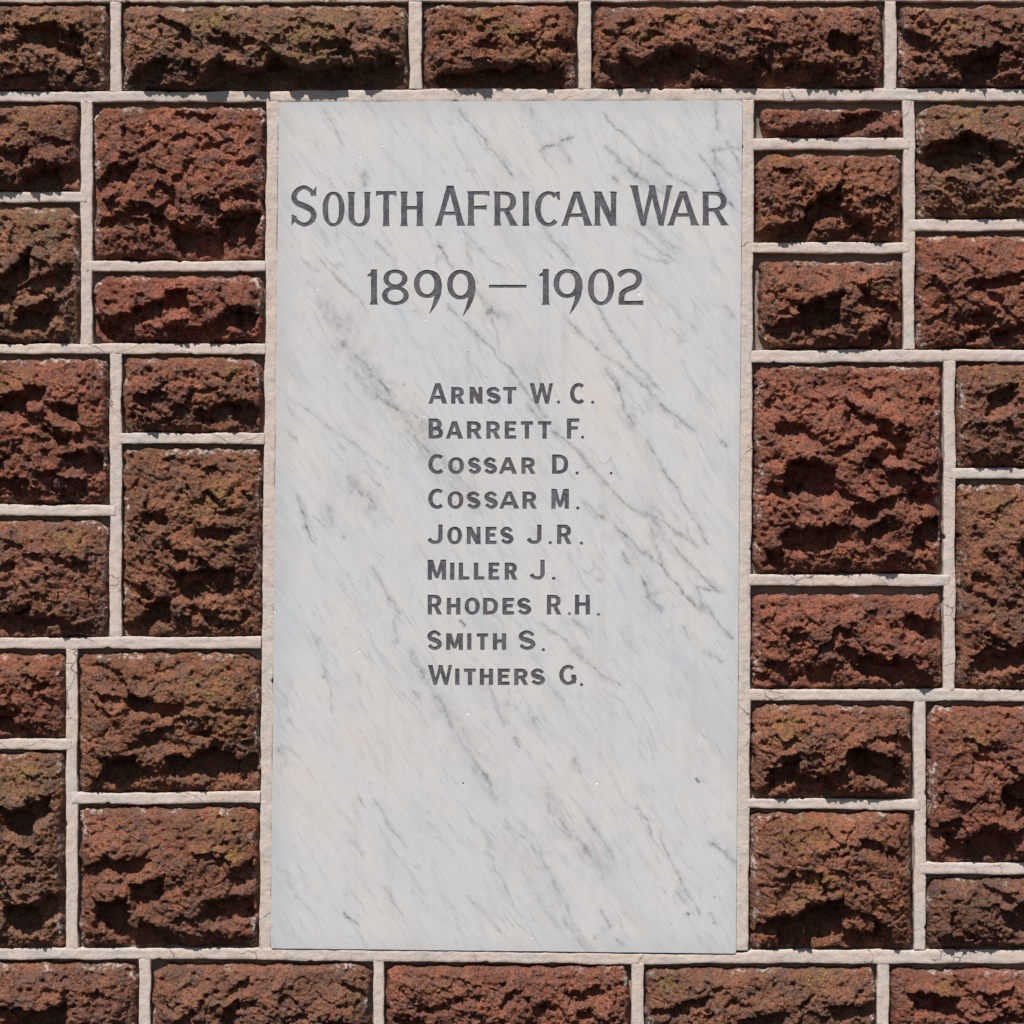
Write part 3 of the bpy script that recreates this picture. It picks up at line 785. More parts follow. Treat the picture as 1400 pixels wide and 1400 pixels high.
def glyph_ops(ch, w, h, v, z, f):
    """list of ('+'|'-', polygon) in glyph space: x right 0..w, y up 0..h; v stem width, z bar width, f flare"""
    fr = h * 0.085
    o = []
    add = lambda p: o.append(('+', p))
    sub = lambda p: o.append(('-', p))
    e = v * 0.5 * (1 + f) if f else v * 0.5
    if ch == 'I':
        add(stem(w / 2, 0, w / 2, h, v, None, f, f, fr))
    elif ch == 'H':
        add(stem(e, 0, e, h, v, None, f, f, fr)); add(stem(w - e, 0, w - e, h, v, None, f, f, fr))
        add(bar(e, w - e, h * 0.53, z))
    elif ch == 'T':
        add(stem(w / 2, 0, w / 2, h, v, None, f, 0, fr))
        add(bar(0, w, h - z / 2, z, f * 2.2, f * 2.2, fr, 0.15, 1.2))
    elif ch in 'EF':
        add(stem(e, 0, e, h, v, None, f, f, fr))
        add(bar(e, w, h - z / 2, z, 0, f * 2.2, fr, 0.15, 1.2))
        add(bar(e, w * 0.88, h * 0.53, z, 0, f * 1.6, fr, 1, 1))
        if ch == 'E':
            add(bar(e, w, z / 2, z, 0, f * 2.2, fr, 1.2, 0.15))
    elif ch == 'L':
        add(stem(e, 0, e, h, v, None, f, f, fr)); add(bar(e, w, z / 2, z, 0, f * 2, fr, 1, 0))
    elif ch == 'A':
        ap = w * 0.50
        tw = v * 0.95
        add(stem(v * .48, 0, ap - tw * 0.12, h, v * 0.88, tw, f * 1.3, 0, fr))
        add(stem(w - v * .6, 0, ap + tw * 0.12, h, v * 1.15, tw, f * 1.0, 0, fr))
        add(bar(w * 0.25, w * 0.75, h * 0.31, z))
    elif ch == 'N':
        add(stem(e, 0, e, h, v * .92, None, f, 0, fr)); add(stem(w - e, 0, w - e, h, v * .92, None, 0, f, fr))
        add(stem(w - e + v * 0.0, 0, e, h, v * 1.25, v * 1.25, 0, f * .6, fr))
    elif ch == 'M':
        add(stem(e, 0, e, h, v, None, f, 0, fr)); add(stem(w - e, 0, w - e, h, v, None, f, 0, fr))
        add(stem(w / 2, h * 0.08, e + v * 0.12, h, v * 0.7, v * 1.25)); add(stem(w / 2, h * 0.08, w - e - v * 0.12, h, v * 0.7, v * 1.25))
    elif ch == 'W':
        a = v * 0.55
        add(stem(w * 0.30, 0, a, h, v * .85, v * 1.12, 0, f, fr)); add(stem(w * 0.30, 0, w * 0.52, h, v * .7, v * .8, 0, f * .3, fr))
        add(stem(w * 0.73, 0, w * 0.50, h, v * .9, v * 1.0, 0, f * .3, fr)); add(stem(w * 0.73, 0, w - a, h, v * .7, v * .85, 0, f, fr))
    elif ch == 'O' or ch == '0':
        add(ell(w / 2, h / 2, w / 2, h / 2 + 0.3, 2.15))
        sub(ell(w / 2, h / 2, w / 2 - v * .98, h / 2 - z * .85, 2.6 if f else 2.3))
    elif ch == 'D':
        add(dshape(0, w, 0, h)); sub(dshape(v, w - v, z, h - z))
    elif ch == 'U':
        k = h * 0.36
        add(stem(e, k, e, h, v, None, 0, f, fr)); add(stem(w - e, k, w - e, h, v * .9, None, 0, f, fr))
        a = e - v / 2; b = w - e + v / 2
        P = ell(w / 2, k, (b - a) / 2, k + .3, 2.2); Q = ell(w / 2, k, (b - a) / 2 - v * .97, k - z * .9, 2.3)
        o.append(('cut', P, Q, k))
    elif ch == 'J':
        k = h * 0.30
        e2 = w - v * 0.5
        add(stem(e2, k * 0.9, e2, h, v))
        add(ribbon([(e2, k * 1.3, v), (e2, k * .95, v), (w * .72, z * .75, z * 1.05), (w * .48, z * .5, z * 1.0), (w * .22, z * .85, z * 1.1), (w * .08, k * 0.95, z * 1.2)]))
    elif ch in 'RPB':
        yb = h * (0.46 if ch != 'B' else 0.50)
        add(stem(e, 0, e, h, v, None, f if ch != 'B' else 0, f if ch != 'B' else 0, fr))
        bw = w * (0.93 if ch == 'R' else 0.9 if ch == 'B' else 1.0)
        add(dshape(e, bw, yb - z * .45, h, straight=.35)); sub(dshape(e + v * .5, bw - v, yb + z * .5, h - z, straight=.35))
        if ch == 'R':
            add(stem(w - v * 0.6, 0, w * 0.50, yb + z * 0.2, v * 1.12, v * 1.0, f * .8, 0, fr))
        if ch == 'B':
            add(dshape(e, w, 0, yb + z * .45, straight=.38)); sub(dshape(e + v * .5, w - v, z, yb - z * .5, straight=.38))
    elif ch in 'CG':
        rx, ry = w * 0.54, h / 2
        m = (v + z) / 2
        pts = []
        a0, a1 = (50, 312) if ch == 'C' else (48, 345)
        for k in range(19):
            a = math.radians(a0 + (a1 - a0) * k / 18)
            ww = z + (v - z) * abs(math.cos(a)) ** 1.4
            pts.append((rx + (rx - v / 2) * math.cos(a), ry + (ry + .3 - z / 2) * math.sin(a), ww))
        add(ribbon(pts, 2))
        if ch == 'C' and f:
            add([(w * .80, h * .98), (w * .985, h * 1.0), (w * .99, h * 0.74), (w * .90, h * .76), (w * .86, h * .84)])
        if ch == 'G':
            add(stem(w - v * .5, h * .08, w - v * .5, h * .46, v)); add(bar(w * .70, w, h * .43, z))
    elif ch == 'S':
        t = (v + z) / 2
        q = [(.95, .77, .95), (.84, .90, .85), (.50, 1.0, .85), (.17, .91, 1.0), (.02, .745, 1.15), (.15, .59, 1.2), (.50, .50, 1.3), (.84, .40, 1.2), (.98, .25, 1.15), (.83, .08, 1.0), (.50, 0.0, .85), (.16, .09, .85), (.02, .22, .95)]
        pts = [(t / 2 + (w - t) * a, z / 2 - .3 + (h - z + .6) * b, t * c) for a, b, c in q]
        add(ribbon(pts, 5))
        if f:
            add([(w * .84, h * .86), (w * .99, h * 1.0), (w * .985, h * .74), (w * .87, h * .76)])
            add([(w * .16, h * .14), (w * .01, h * 0.0), (w * .015, h * .30), (w * .12, h * .27)])
    elif ch == '1':
        add(stem(w * .62, 0, w * .62, h, v, None, f, 0, fr))
        add([(w * .62 - v * .3, h), (w * .62 + v / 2, h), (w * .62, h * .80), (w * .02, h * .80), (w * .0, h * .845), (w * .28, h * .90)])
    elif ch == '8':
        for (cx, cy, rx, ry) in ((w / 2, h * .745, w * .45, h * .262), (w / 2, h * .265, w * .5, h * .272)):
            add(ell(cx, cy, rx, ry, 2.1))
        for (cx, cy, rx, ry) in ((w / 2, h * .745, w * .45, h * .262), (w / 2, h * .265, w * .5, h * .272)):
            sub(ell(cx, cy, rx - v * .92, ry - z * .85, 2.1))
    elif ch == '9':
        # h counts from the tail's tip; the ring fills the upper part
        rb = h * .36
        cy = (rb + h) / 2
        add(ell(w * .47, cy, w * .47, (h - rb) / 2, 2.1)); sub(ell(w * .47, cy, w * .47 - v * .95, (h - rb) / 2 - z * .95, 2.1))
        add(ribbon([(w * .62, h * .955, z * .9), (w * .80, h * .86, v * .95), (w * .885, h * .68, v * 1.1), (w * .86, h * .45, v * 1.0), (w * .74, h * .22, v * .65), (w * .56, h * .01, v * .12)]))
    elif ch == '2':
        add(ribbon([(w * .03, h * .80, v * .8), (w * .15, h * .90, v * .85), (w * .45, h * .955, z * .95), (w * .76, h * .87, v * .95), (w * .83, h * .69, v), (w * .68, h * .52, v * .9), (w * .40, h * .44, v * .85), (w * .18, h * .33, v * .95), (w * .13, h * .17, v), (w * .13, h * .02, v)]))
        add(bar(w * .02, w, z / 2, z, 0, .35, fr))
    elif ch == '-':
        add(bar(0, w, h / 2, h))
    elif ch == '.':
        add(ell(w / 2, h / 2, w / 2, h / 2, 2.0, 20))
    return o


def glyph_loops(ch, xl, yt, xr, yb, v, z, f, seed):
    """outline loops in survey coordinates (px, py)"""
    w, h = xr - xl, yb - yt
    g = 0.36
    pad = 2.0
    nx = int((w + 2 * pad) / g) + 2; ny = int((h + 2 * pad) / g) + 2
    X, Y = np.meshgrid(-pad + g * np.arange(nx), -pad + g * np.arange(ny))
    amt = 0.28 if h > 35 else 0.18
    Xw = X + amt * perlin((X + seed * 7.7) / 5.0, (Y + seed * 3.1) / 5.0, 201)
    Yw = Y + amt * perlin((X + seed * 5.7) / 5.0, (Y + seed * 9.1) / 5.0, 203)
    F = np.full(X.shape, 50.0)
    for op in glyph_ops(ch, w, h, v, z, f):
        if op[0] == '+': F = np.minimum(F, sd_poly(op[1], Xw, Yw))
        elif op[0] == '-': F = np.maximum(F, -sd_poly(op[1], Xw, Yw))
        else:
            q = np.maximum(np.maximum(sd_poly(op[1], Xw, Yw), -sd_poly(op[2], Xw, Yw)), Yw - op[3])
            F = np.minimum(F, q)
    if ch not in '.-':
        F = np.maximum(F, np.maximum(-Yw - .35, Yw - h - .35))
    F[0, :] = F[-1, :] = 5; F[:, 0] = F[:, -1] = 5
    F = np.where(np.abs(F) < 1e-4, 1e-4, F)
    ins = F < 0
    pos = {}
    nxt = {}

    def ev(a, b):
        key = (a, b) if a < b else (b, a)
        if key not in pos:
            fa, fb = F[key[0]], F[key[1]]
            t = fa / (fa - fb)
            pos[key] = (X[key[0]] + (X[key[1]] - X[key[0]]) * t, Y[key[0]] + (Y[key[1]] - Y[key[0]]) * t)
        return key
    mixed = (ins[:-1, :-1].astype(int) + ins[1:, :-1] + ins[:-1, 1:] + ins[1:, 1:])
    for (r, c) in zip(*np.where((mixed > 0) & (mixed < 4))):
        r, c = int(r), int(c)
        cs = [(r, c), (r, c + 1), (r + 1, c + 1), (r + 1, c)]
        ent, ext = [], []
        for k in range(4):
            a, b = cs[k], cs[(k + 1) % 4]
            if ins[a] and not ins[b]: ext.append(ev(a, b))
            if not ins[a] and ins[b]: ent.append(ev(a, b))
        if len(ext) == 1:
            nxt[ent[0]] = ext[0]
        else:
            # walk the ring: pair each entry with the exit that follows it
            order = []
            for k in range(4):
                a, b = cs[k], cs[(k + 1) % 4]
                order.append((('x' if ins[a] else 'e'), ev(a, b)))
            for k in range(4):
                if order[k][0] == 'e':
                    nxt[order[k][1]] = order[(k + 1) % 4][1]
    loops = []
    seen = set()
    for s in list(nxt):
        if s in seen: continue
        L = []
        cur = s
        while cur not in seen and cur in nxt:
            seen.add(cur); L.append(pos[cur]); cur = nxt[cur]
        if len(L) > 8: loops.append(np.array(L))
    res = []
    for L in loops:
        L = simplify(L, 0.07)
        if len(L) >= 4:
            res.append([(xl + p[0], yb - p[1]) for p in L])
    return res


def simplify(P, eps):
    n = len(P)
    far = int(np.argmax(((P - P[0]) ** 2).sum(1)))

    def rdp(a, b):
        seg = P[a:b + 1] if b <= n - 1 else np.vstack([P[a:], P[:b - n + 1]])
        p, q = seg[0], seg[-1]
        if len(seg) <= 2: return [a]
        dd = q - p
        L = np.hypot(*dd) + 1e-12
        dist = np.abs((seg[:, 0] - p[0]) * dd[1] - (seg[:, 1] - p[1]) * dd[0]) / L
        k = int(np.argmax(dist))
        if dist[k] < eps: return [a]
        return rdp(a, a + k) + rdp(a + k, b)
    ids = rdp(0, far) + rdp(far, n)
    return P[[i % n for i in ids]]


# every carved character: (char, x_left, y_top, x_right, y_bottom, stem, bar, flare)
CH = []
v1, z1, fl = 8.0, 4.9, 0.40
for (c, a, t, b, u) in [('S', 398.3, 254, 433.2, 309.6), ('O', 441, 262.5, 471.2, 309.5), ('U', 474.8, 262.5, 507.8, 309.8), ('T', 514, 261.5, 542.2, 309.5), ('H', 547, 262, 579.6, 309.5),
                        ('A', 595.6, 254, 635.5, 309), ('F', 638.4, 261.5, 669.2, 309), ('R', 674.5, 262, 708, 309), ('I', 713, 262, 725, 309), ('C', 731.3, 261.8, 766, 309.5), ('A', 767.8, 262, 809.2, 309), ('N', 811.2, 262, 844.4, 309),
                        ('W', 862.2, 253.6, 919.8, 309), ('A', 912.9, 261.8, 955, 308.6), ('R', 959.2, 262, 996, 308.6)]:
    CH.append((c, a, t, b, u, v1, z1, fl))
for (c, a, t, b, u) in [('1', 502.3, 368.5, 517, 416.8), ('8', 522.4, 369, 559, 417), ('9', 566, 369, 604, 429.5), ('9', 611.4, 369, 650.2, 432.5),
                        ('1', 736.8, 368, 752, 417), ('9', 756.8, 368, 796.4, 430), ('0', 803.8, 368, 839.6, 417.2), ('2', 845.2, 368, 879.4, 417)]:
    CH.append((c, a, t, b, u, 8.2, 5.6, 0.5 if c == '1' else 0.0))
CH.append(('-', 668.3, 389.4, 720, 393.6, 4, 4, 0))


def name_line(big, small, items, dots=()):
    for (c, a, b, kind) in items:
        t, u = big if kind else small
        CH.append((c, a, t, b, u, 6.0, 4.8, 0.0))
    for (x, y) in dots:
        CH.append(('.', x - 2.3, y - 2.3, x + 2.3, y + 2.3, 3, 3, 0))


name_line((524, 552.2), (529.2, 552.2), [('A', 585.6, 611.8, 1), ('R', 616.8, 635.6, 0), ('N', 641.9, 660, 0), ('S', 665, 684.8, 0), ('T', 688, 706, 0), ('W', 724, 757, 1), ('C', 779.3, 801.2, 1)], [(763.5, 550), (810.3, 550.2)])
name_line((572.2, 600), (576, 600), [('B', 586, 605.8, 1), ('A', 609.4, 633.5, 0), ('R', 638.5, 659.2, 0), ('R', 665, 684.8, 0), ('E', 690, 706, 0), ('T', 712, 728.8, 0), ('T', 735.3, 753.8, 0), ('F', 775, 792.3, 1)], [(796.5, 598)])
name_line((621.4, 648), (625.4, 648), [('C', 585.6, 608.8, 1), ('O', 612.8, 634.4, 0), ('S', 640, 657.8, 0), ('S', 661.4, 679.6, 0), ('A', 681.8, 707.2, 0), ('R', 712.8, 732.6, 0), ('D', 754.8, 777, 1)], [(789, 646.9)])
name_line((668.4, 695.6), (672, 695.6), [('C', 585.6, 608.6, 1), ('O', 612, 633.6, 0), ('S', 638, 657, 0), ('S', 662.3, 680.7, 0), ('A', 682.3, 710, 0), ('R', 714.3, 734.4, 0), ('M', 753.8, 777.8, 1)], [(789.9, 694.8)])
name_line((717.2, 744), (720.3, 744), [('J', 585, 605.2, 1), ('O', 611.6, 631.8, 0), ('N', 638, 657.3, 0), ('E', 663.8, 679, 0), ('S', 684, 702.2, 0), ('J', 720.8, 740.4, 1), ('R', 761.6, 782, 1)], [(752.3, 742), (795, 742.7)])
name_line((765.2, 792.8), (769.2, 792.8), [('M', 584.7, 610, 1), ('I', 615.6, 621.2, 0), ('L', 627.2, 642, 0), ('L', 648, 662.4, 0), ('E', 667.9, 682.7, 0), ('R', 690, 708, 0), ('J', 724.9, 744.8, 1)], [(757, 790.8)])
name_line((813.2, 840.4), (817.4, 840.4), [('R', 584.7, 604.9, 1), ('H', 610.8, 629.6, 0), ('O', 635.2, 656, 0), ('D', 660.4, 681, 0), ('E', 687, 703, 0), ('S', 707.2, 726.5, 0), ('R', 747.7, 768, 1), ('H', 786, 806.6, 1)], [(778.3, 839.3), (818.3, 840.4)])
name_line((861.8, 888.6), (865.8, 888.6), [('S', 584.3, 604.3, 1), ('M', 610, 633, 0), ('I', 638.8, 644.6, 0), ('T', 651.7, 667.5, 0), ('H', 673.8, 692.2, 0), ('S', 709, 732.2, 1)], [(743, 888.3)])
name_line((909.2, 936.6), (914, 936.6), [('W', 585, 619.2, 1), ('I', 622.2, 628.4, 0), ('T', 634.4, 650.8, 0), ('H', 656, 674.4, 0), ('E', 680.5, 697, 0), ('R', 703, 722.8, 0), ('S', 725.8, 745.2, 0), ('G', 764.6, 787.6, 1)], [(795, 936)])

GL = [glyph_loops(*c, seed=i) for i, c in enumerate(CH)]


# ------------------------------------------------------------------ marble
VEINS = []          # (x0,y0,x1,y1,width,strength)


def vein(pts, w, s):
    for a, b in zip(pts[:-1], pts[1:]):
        VEINS.append((*a, *b, w, s))
    if len(pts) == 1:
        x, y = pts[0]
        VEINS.append((x - .8, y - 1, x + .8, y + 1, w, s))


for pts, w, s in [
    ([(443, 151), (467, 196)], 5, .28), ([(629, 152), (667, 196), (698, 241)], 4, .42), ([(497, 240), (500, 254)], 6, .35), ([(415, 355), (432, 372)], 2.2, .4),
    ([(437, 354), (470, 390), (505, 424)], 3, .42), ([(516, 332), (538, 354)], 3, .35), ([(600, 337), (604, 348)], 5, .62), ([(604, 348), (618, 367)], 3, .5),
    ([(638, 335), (646, 362)], 3, .35), ([(632, 318), (690, 370)], 4, .3), ([(648, 392), (668, 420)], 5, .35), ([(670, 424), (682, 430)], 10, .45), ([(563, 426), (568, 427)], 4, .3),
    ([(448, 425), (478, 452)], 24, .22), ([(613, 420), (648, 453), (688, 495)], 3, .42), ([(672, 432), (684, 468)], 4, .3), ([(688, 495), (712, 525), (745, 570)], 4, .42), ([(712, 526)], 9, .35),
    ([(469, 471)], 9, .45), ([(489, 488), (508, 512)], 7, .42), ([(520, 522), (533, 536)], 4, .5), ([(478, 503), (516, 544)], 7, .25), ([(522, 545), (546, 564)], 8, .45),
    ([(560, 562), (592, 590)], 6, .36), ([(552, 568), (562, 582)], 5, .3), ([(566, 598), (592, 622)], 9, .38), ([(595, 612), (640, 665)], 7, .22), ([(380, 530), (425, 565), (470, 597), (530, 642)], 2.5, .26),
    ([(394, 588), (406, 603)], 3.5, .38), ([(499, 644), (516, 662)], 2.5, .35), ([(477, 655), (512, 694)], 14, .33), ([(409, 678), (415, 703), (427, 741)], 4.5, .5), ([(447, 690), (453, 716)], 9, .25), ([(428, 703), (443, 720)], 2, .4), ([(470, 736)], 3, .5),
    ([(724, 150), (728, 158)], 5, .4), ([(738, 206), (745, 201), (757, 198)], 3.2, .5), ([(762, 199), (766, 192), (785, 187)], 3.2, .75), ([(768, 198), (780, 220)], 4, .3), ([(740, 208), (762, 240)], 3, .25),
    ([(825, 155), (852, 181), (880, 212)], 2.2, .5), ([(828, 200), (850, 222), (875, 252)], 3.4, .45), ([(838, 240), (846, 247)], 5, .55), ([(843, 222)], 4, .4), ([(862, 234), (885, 250)], 10, .35), ([(888, 213), (910, 235), (952, 262)], 4.2, .5), ([(880, 250), (905, 262)], 8, .3),
    ([(977, 140), (979, 160), (985, 178)], 5, .5), ([(957, 212), (975, 235), (986, 262), (1003, 284)], 4.2, .55), ([(972, 208), (1000, 203), (1012, 205)], 4, .45), ([(994, 198), (1013, 232)], 4, .45), ([(972, 204), (980, 222)], 6, .4),
    ([(746, 318), (752, 324)], 6, .4), ([(752, 326), (782, 358)], 3.4, .5), ([(860, 310), (925, 362)], 5, .28), ([(875, 298), (925, 345)], 14, .2), ([(885, 390), (950, 450)], 6, .2), ([(990, 419), (1002, 432)], 4, .42), ([(870, 345), (915, 360)], 3, .35),
    ([(772, 434), (817, 479), (855, 507), (886, 533), (909, 559), (947, 588)], 4.4, .42), ([(884, 530), (892, 542)], 8, .4), ([(815, 420), (845, 465), (875, 505), (900, 532)], 3.4, .42), ([(918, 450), (933, 468)], 4, .4), ([(931, 465)], 6, .4),
    ([(828, 505), (843, 527), (852, 555), (866, 582)], 4.5, .46), ([(844, 523)], 6, .35), ([(721, 553), (742, 578)], 3, .42), ([(755, 588), (775, 605), (790, 620), (822, 657), (852, 687), (882, 706)], 5, .42),
    ([(885, 605), (905, 640), (930, 680), (943, 700), (968, 742)], 3.4, .42), ([(885, 705), (903, 730)], 11, .3), ([(882, 700), (925, 725), (952, 746)], 3, .42), ([(822, 706)], 7, .5), ([(800, 688), (825, 712)], 3, .35),
    ([(843, 720), (875, 750), (905, 775), (945, 822), (975, 846), (1003, 871)], 3.4, .5), ([(850, 754), (863, 771)], 3.4, .55), ([(875, 785), (888, 815), (903, 833)], 7, .42), ([(897, 812)], 8, .35), ([(888, 725), (907, 775)], 5, .3),
    ([(918, 737), (940, 770), (978, 804)], 3.4, .42), ([(955, 803), (985, 809)], 4, .42), ([(953, 804), (956, 815)], 4, .42), ([(958, 828), (975, 842)], 6, .4), ([(935, 858), (944, 872)], 4, .38), ([(965, 892), (985, 905)], 5, .28),
    ([(740, 852), (772, 876), (800, 905), (848, 938)], 4, .36), ([(784, 847), (800, 860)], 7, .35), ([(789, 886), (806, 902)], 9, .25),
    ([(510, 777), (535, 822)], 4.2, .36), ([(534, 818), (546, 840)], 5, .38), ([(539, 842), (542, 880)], 4, .26), ([(563, 892), (580, 925), (610, 975), (640, 1030), (666, 1066), (678, 1092)], 9, .3), ([(565, 898), (582, 925)], 3, .35), ([(607, 968)], 7, .35), ([(640, 1022), (668, 1066)], 4, .32),
    ([(428, 870), (447, 920), (456, 972)], 4, .22), ([(395, 982), (399, 989)], 3, .45), ([(382, 1025)], 5, .5), ([(665, 940), (692, 988)], 4, .3), ([(689, 985)], 6, .35), ([(565, 946), (570, 952)], 4, .4), ([(696, 960)], 6, .45), ([(484, 918), (492, 934)], 5, .25), ([(730, 984)], 10, .28),
    ([(472, 1248), (481, 1257), (489, 1267)], 3, .75), ([(513, 1090), (523, 1112), (552, 1156)], 3.4, .33), ([(489, 1090), (500, 1104)], 2.2, .4), ([(480, 1148), (496, 1168)], 3, .33), ([(665, 1155), (678, 1188), (702, 1238)], 3, .3), ([(526, 1212), (552, 1252)], 2.6, .3),
    ([(703, 1006), (709, 1022)], 5, .45), ([(747, 1085), (752, 1110), (776, 1132)], 7, .3), ([(785, 1038), (793, 1056)], 5, .35), ([(805, 1120), (842, 1178)], 4, .35), ([(798, 1158), (818, 1178)], 13, .26), ([(715, 1170), (740, 1190)], 24, .12),
    ([(870, 1105), (885, 1122), (890, 1143)], 2.2, .45), ([(900, 1140), (935, 1215), (958, 1252)], 2.4, .38), ([(925, 1215), (935, 1235)], 2.4, .32), ([(952, 1064), (956, 1069)], 2.6, .8), ([(978, 1154), (1006, 1183)], 3.6, .52), ([(738, 1165), (755, 1200), (788, 1270)], 5, .28), ([(690, 1120), (735, 1168)], 4, .25),
    ([(823, 1248), (833, 1268)], 4, .42), ([(844, 1282), (850, 1290)], 5, .42), ([(815, 1285)], 5, .45), ([(940, 1250)], 2.4, .7), ([(972, 1247), (979, 1264)], 2.6, .42), ([(978, 1226)], 2.2, .8), ([(770, 1255), (800, 1298)], 6, .25), ([(640, 1225), (700, 1290)], 4, .16),
    ([(629, 849), (634, 857)], 2.0, .9), ([(816, 791), (823, 792)], 2.6, .5), ([(986, 604), (990, 610)], 2.2, .8), ([(820, 631), (828, 632), (835, 627)], 1.8, .45), ([(443, 926)], 2.2, .9), ([(555, 528)], 2.0, .7),
]:
    vein(pts, w, s)
for pts, w, s in [([(440, 415), (475, 470), (520, 535), (575, 592), (610, 640), (650, 690)], 26, .16), ([(470, 470), (520, 535), (575, 595)], 12, .16), ([(820, 690), (870, 760), (900, 830)], 20, .12), ([(885, 700), (905, 735)], 16, .16), ([(620, 1000), (660, 1070)], 16, .14), ([(745, 1080), (775, 1140), (830, 1190)], 20, .14), ([(860, 235), (900, 262)], 20, .16), ([(980, 230), (1000, 275)], 16, .15), ([(700, 1160), (760, 1260)], 26, .10), ([(480, 660), (512, 695)], 14, .14)]:
    vein(pts, w, s)


def make_marble():
    m = NT("veined_white_marble")
    tc = m.n("TexCoord").outputs["Object"]           # slab origin at grid (700,720); local x,z in metres
    # rotate so that u runs along the bedding (down to the right, about 57 degrees)
    an = math.radians(-56)
    ux = m.vmath('DOT_PRODUCT', tc, (math.cos(an), 0, math.sin(an)))
    vx = m.vmath('DOT_PRODUCT', tc, (-math.sin(an), 0, math.cos(an)))
    warp = m.noise(tc, 5.5, 3, 0.55)
    vw = m.math('ADD', vx, m.math('MULTIPLY', m.math('SUBTRACT', warp, 0.5), 0.035))

    def st(su, sv, off=0.0):
        cb = m.n("CombineXYZ")
        m.set(cb.inputs[0], m.math('MULTIPLY', ux, su)); m.set(cb.inputs[1], m.math('MULTIPLY', vw, sv)); cb.inputs[2].default_value = off
        return cb.outputs[0]
    # ground colour: cool and warm clouds
    warm = m.noise(st(4.5, 8.5, 1.0), 1.0, 5, 0.68)
    c = m.mix(m.mr(warm, 0.36, 0.66), C4(0.572, 0.586, 0.606), C4(0.620, 0.597, 0.577))
    ochre = m.noise(st(7, 22, 4.0), 1.0, 4, 0.6)
    # broad grey bands
    band = m.noise(st(4.0, 17, 7.0), 1.0, 5, 0.68)
    c = m.mix(m.math('MULTIPLY', m.mr(ochre, 0.56, 0.72), 0.20), c, C4(0.62, 0.50, 0.41))
    c = m.mix(m.math('MULTIPLY', m.mr(band, 0.50, 0.72), 0.36), c, C4(0.42, 0.445, 0.475))
    # streaky short flecks
    f1 = m.noise(st(26, 150, 2.0), 1.0, 3, 0.6)
    f1m = m.noise(st(9, 18, 12.0), 1.0, 2, 0.5)
    c = m.mix(m.math('MULTIPLY', m.mr(f1, 0.61, 0.74), m.mr(f1m, 0.40, 0.62, 0.12, 0.60)), c, C4(0.30, 0.32, 0.355))
    f2 = m.noise(st(75, 230, 6.0), 1.0, 2, 0.6)
    c = m.mix(m.math('MULTIPLY', m.mr(f2, 0.66, 0.76), m.mr(f1m, 0.60, 0.40, 0.10, 0.55)), c, C4(0.34, 0.35, 0.37))
    # dense faint streaking all over
    f0 = m.noise(st(16, 95, 31.0), 1.0, 6, 0.74)
    c = m.mix(m.mr(f0, 0.50, 0.70, 0.0, 0.44), c, C4(0.36, 0.385, 0.42))
    c = m.mix(m.mr(f0, 0.46, 0.28, 0.0, 0.22), c, C4(0.70, 0.69, 0.675))
    # long hairline veins: ridge of a stretched noise
    r1 = m.math('ABSOLUTE', m.math('SUBTRACT', m.noise(st(3.2, 19, 9.0), 1.0, 3, 0.6), 0.5))
    gate = m.noise(st(8, 14, 3.0), 1.0, 3, 0.6)
    c = m.mix(m.math('MULTIPLY', m.mr(r1, 0.013, 0.001), m.mr(gate, 0.46, 0.62, 0.0, 0.36)), c, C4(0.30, 0.32, 0.355))
    r2 = m.math('ABSOLUTE', m.math('SUBTRACT', m.noise(st(7.5, 34, 15.0), 1.0, 4, 0.62), 0.5))
    gate2 = m.noise(st(11, 22, 8.0), 1.0, 3, 0.6)
    c = m.mix(m.math('MULTIPLY', m.mr(r2, 0.016, 0.001), m.mr(gate2, 0.50, 0.66, 0.0, 0.32)), c, C4(0.27, 0.29, 0.325))
    # the individual veins, stored on the slab's face
    at = m.n("Attribute"); at.attribute_name = "vein"
    brk = m.noise(st(70, 170, 20.0), 1.0, 4, 0.72)
    brk2 = m.noise(tc, 420, 2, 0.6)
    acc = m.math('MULTIPLY', at.outputs["Fac"], m.mr(brk, 0.28, 0.66, 0.45, 1.25))
    acc = m.math('MULTIPLY', acc, m.mr(brk2, 0.3, 0.7, 0.72, 1.2))
    c = m.mix(acc, c, C4(0.125, 0.14, 0.165))
    sx = m.n("SeparateXYZ"); m.set(sx.inputs[0], tc)
    ax = m.math('ABSOLUTE', m.math('ADD', sx.outputs[0], m.math('MULTIPLY', m.math('SUBTRACT', sx.outputs[2], 0.0), -0.009)))
    ed = m.math('MAXIMUM', m.math('SUBTRACT', ax, 0.3185), m.math('SUBTRACT', m.math('ABSOLUTE', sx.outputs[2]), 0.5825))
    edn = m.math('ADD', ed, m.math('MULTIPLY', m.math('SUBTRACT', m.noise(tc, 26, 4, 0.6), 0.5), 0.035))
    c = m.mix(m.mr(edn, -0.034, 0.006, 0.0, 0.30), c, C4(0.36, 0.385, 0.41))
    run = m.n("CombineXYZ"); m.set(run.inputs[0], m.math('MULTIPLY', sx.outputs[0], 45)); m.set(run.inputs[2], m.math('MULTIPLY', sx.outputs[2], 2.2))
    c = m.mix(m.mr(m.noise(run.outputs[0], 1.0, 4, 0.6), 0.52, 0.72, 0.0, 0.16), c, C4(0.42, 0.39, 0.36))
    # fine crystalline mottling
    g = m.noise(tc, 650, 3, 0.6)
    c = m.mix(1.0, c, m.mix(m.mr(g, 0.3, 0.7), C4(0.93, 0.93, 0.93), C4(1.06, 1.06, 1.06)), 'MULTIPLY')
    # bruises and nicks: whiter crushed marble, tiny pits
    v = m.n("TexVoronoi"); m.set(v.inputs["Vector"], tc); v.inputs["Scale"].default_value = 34
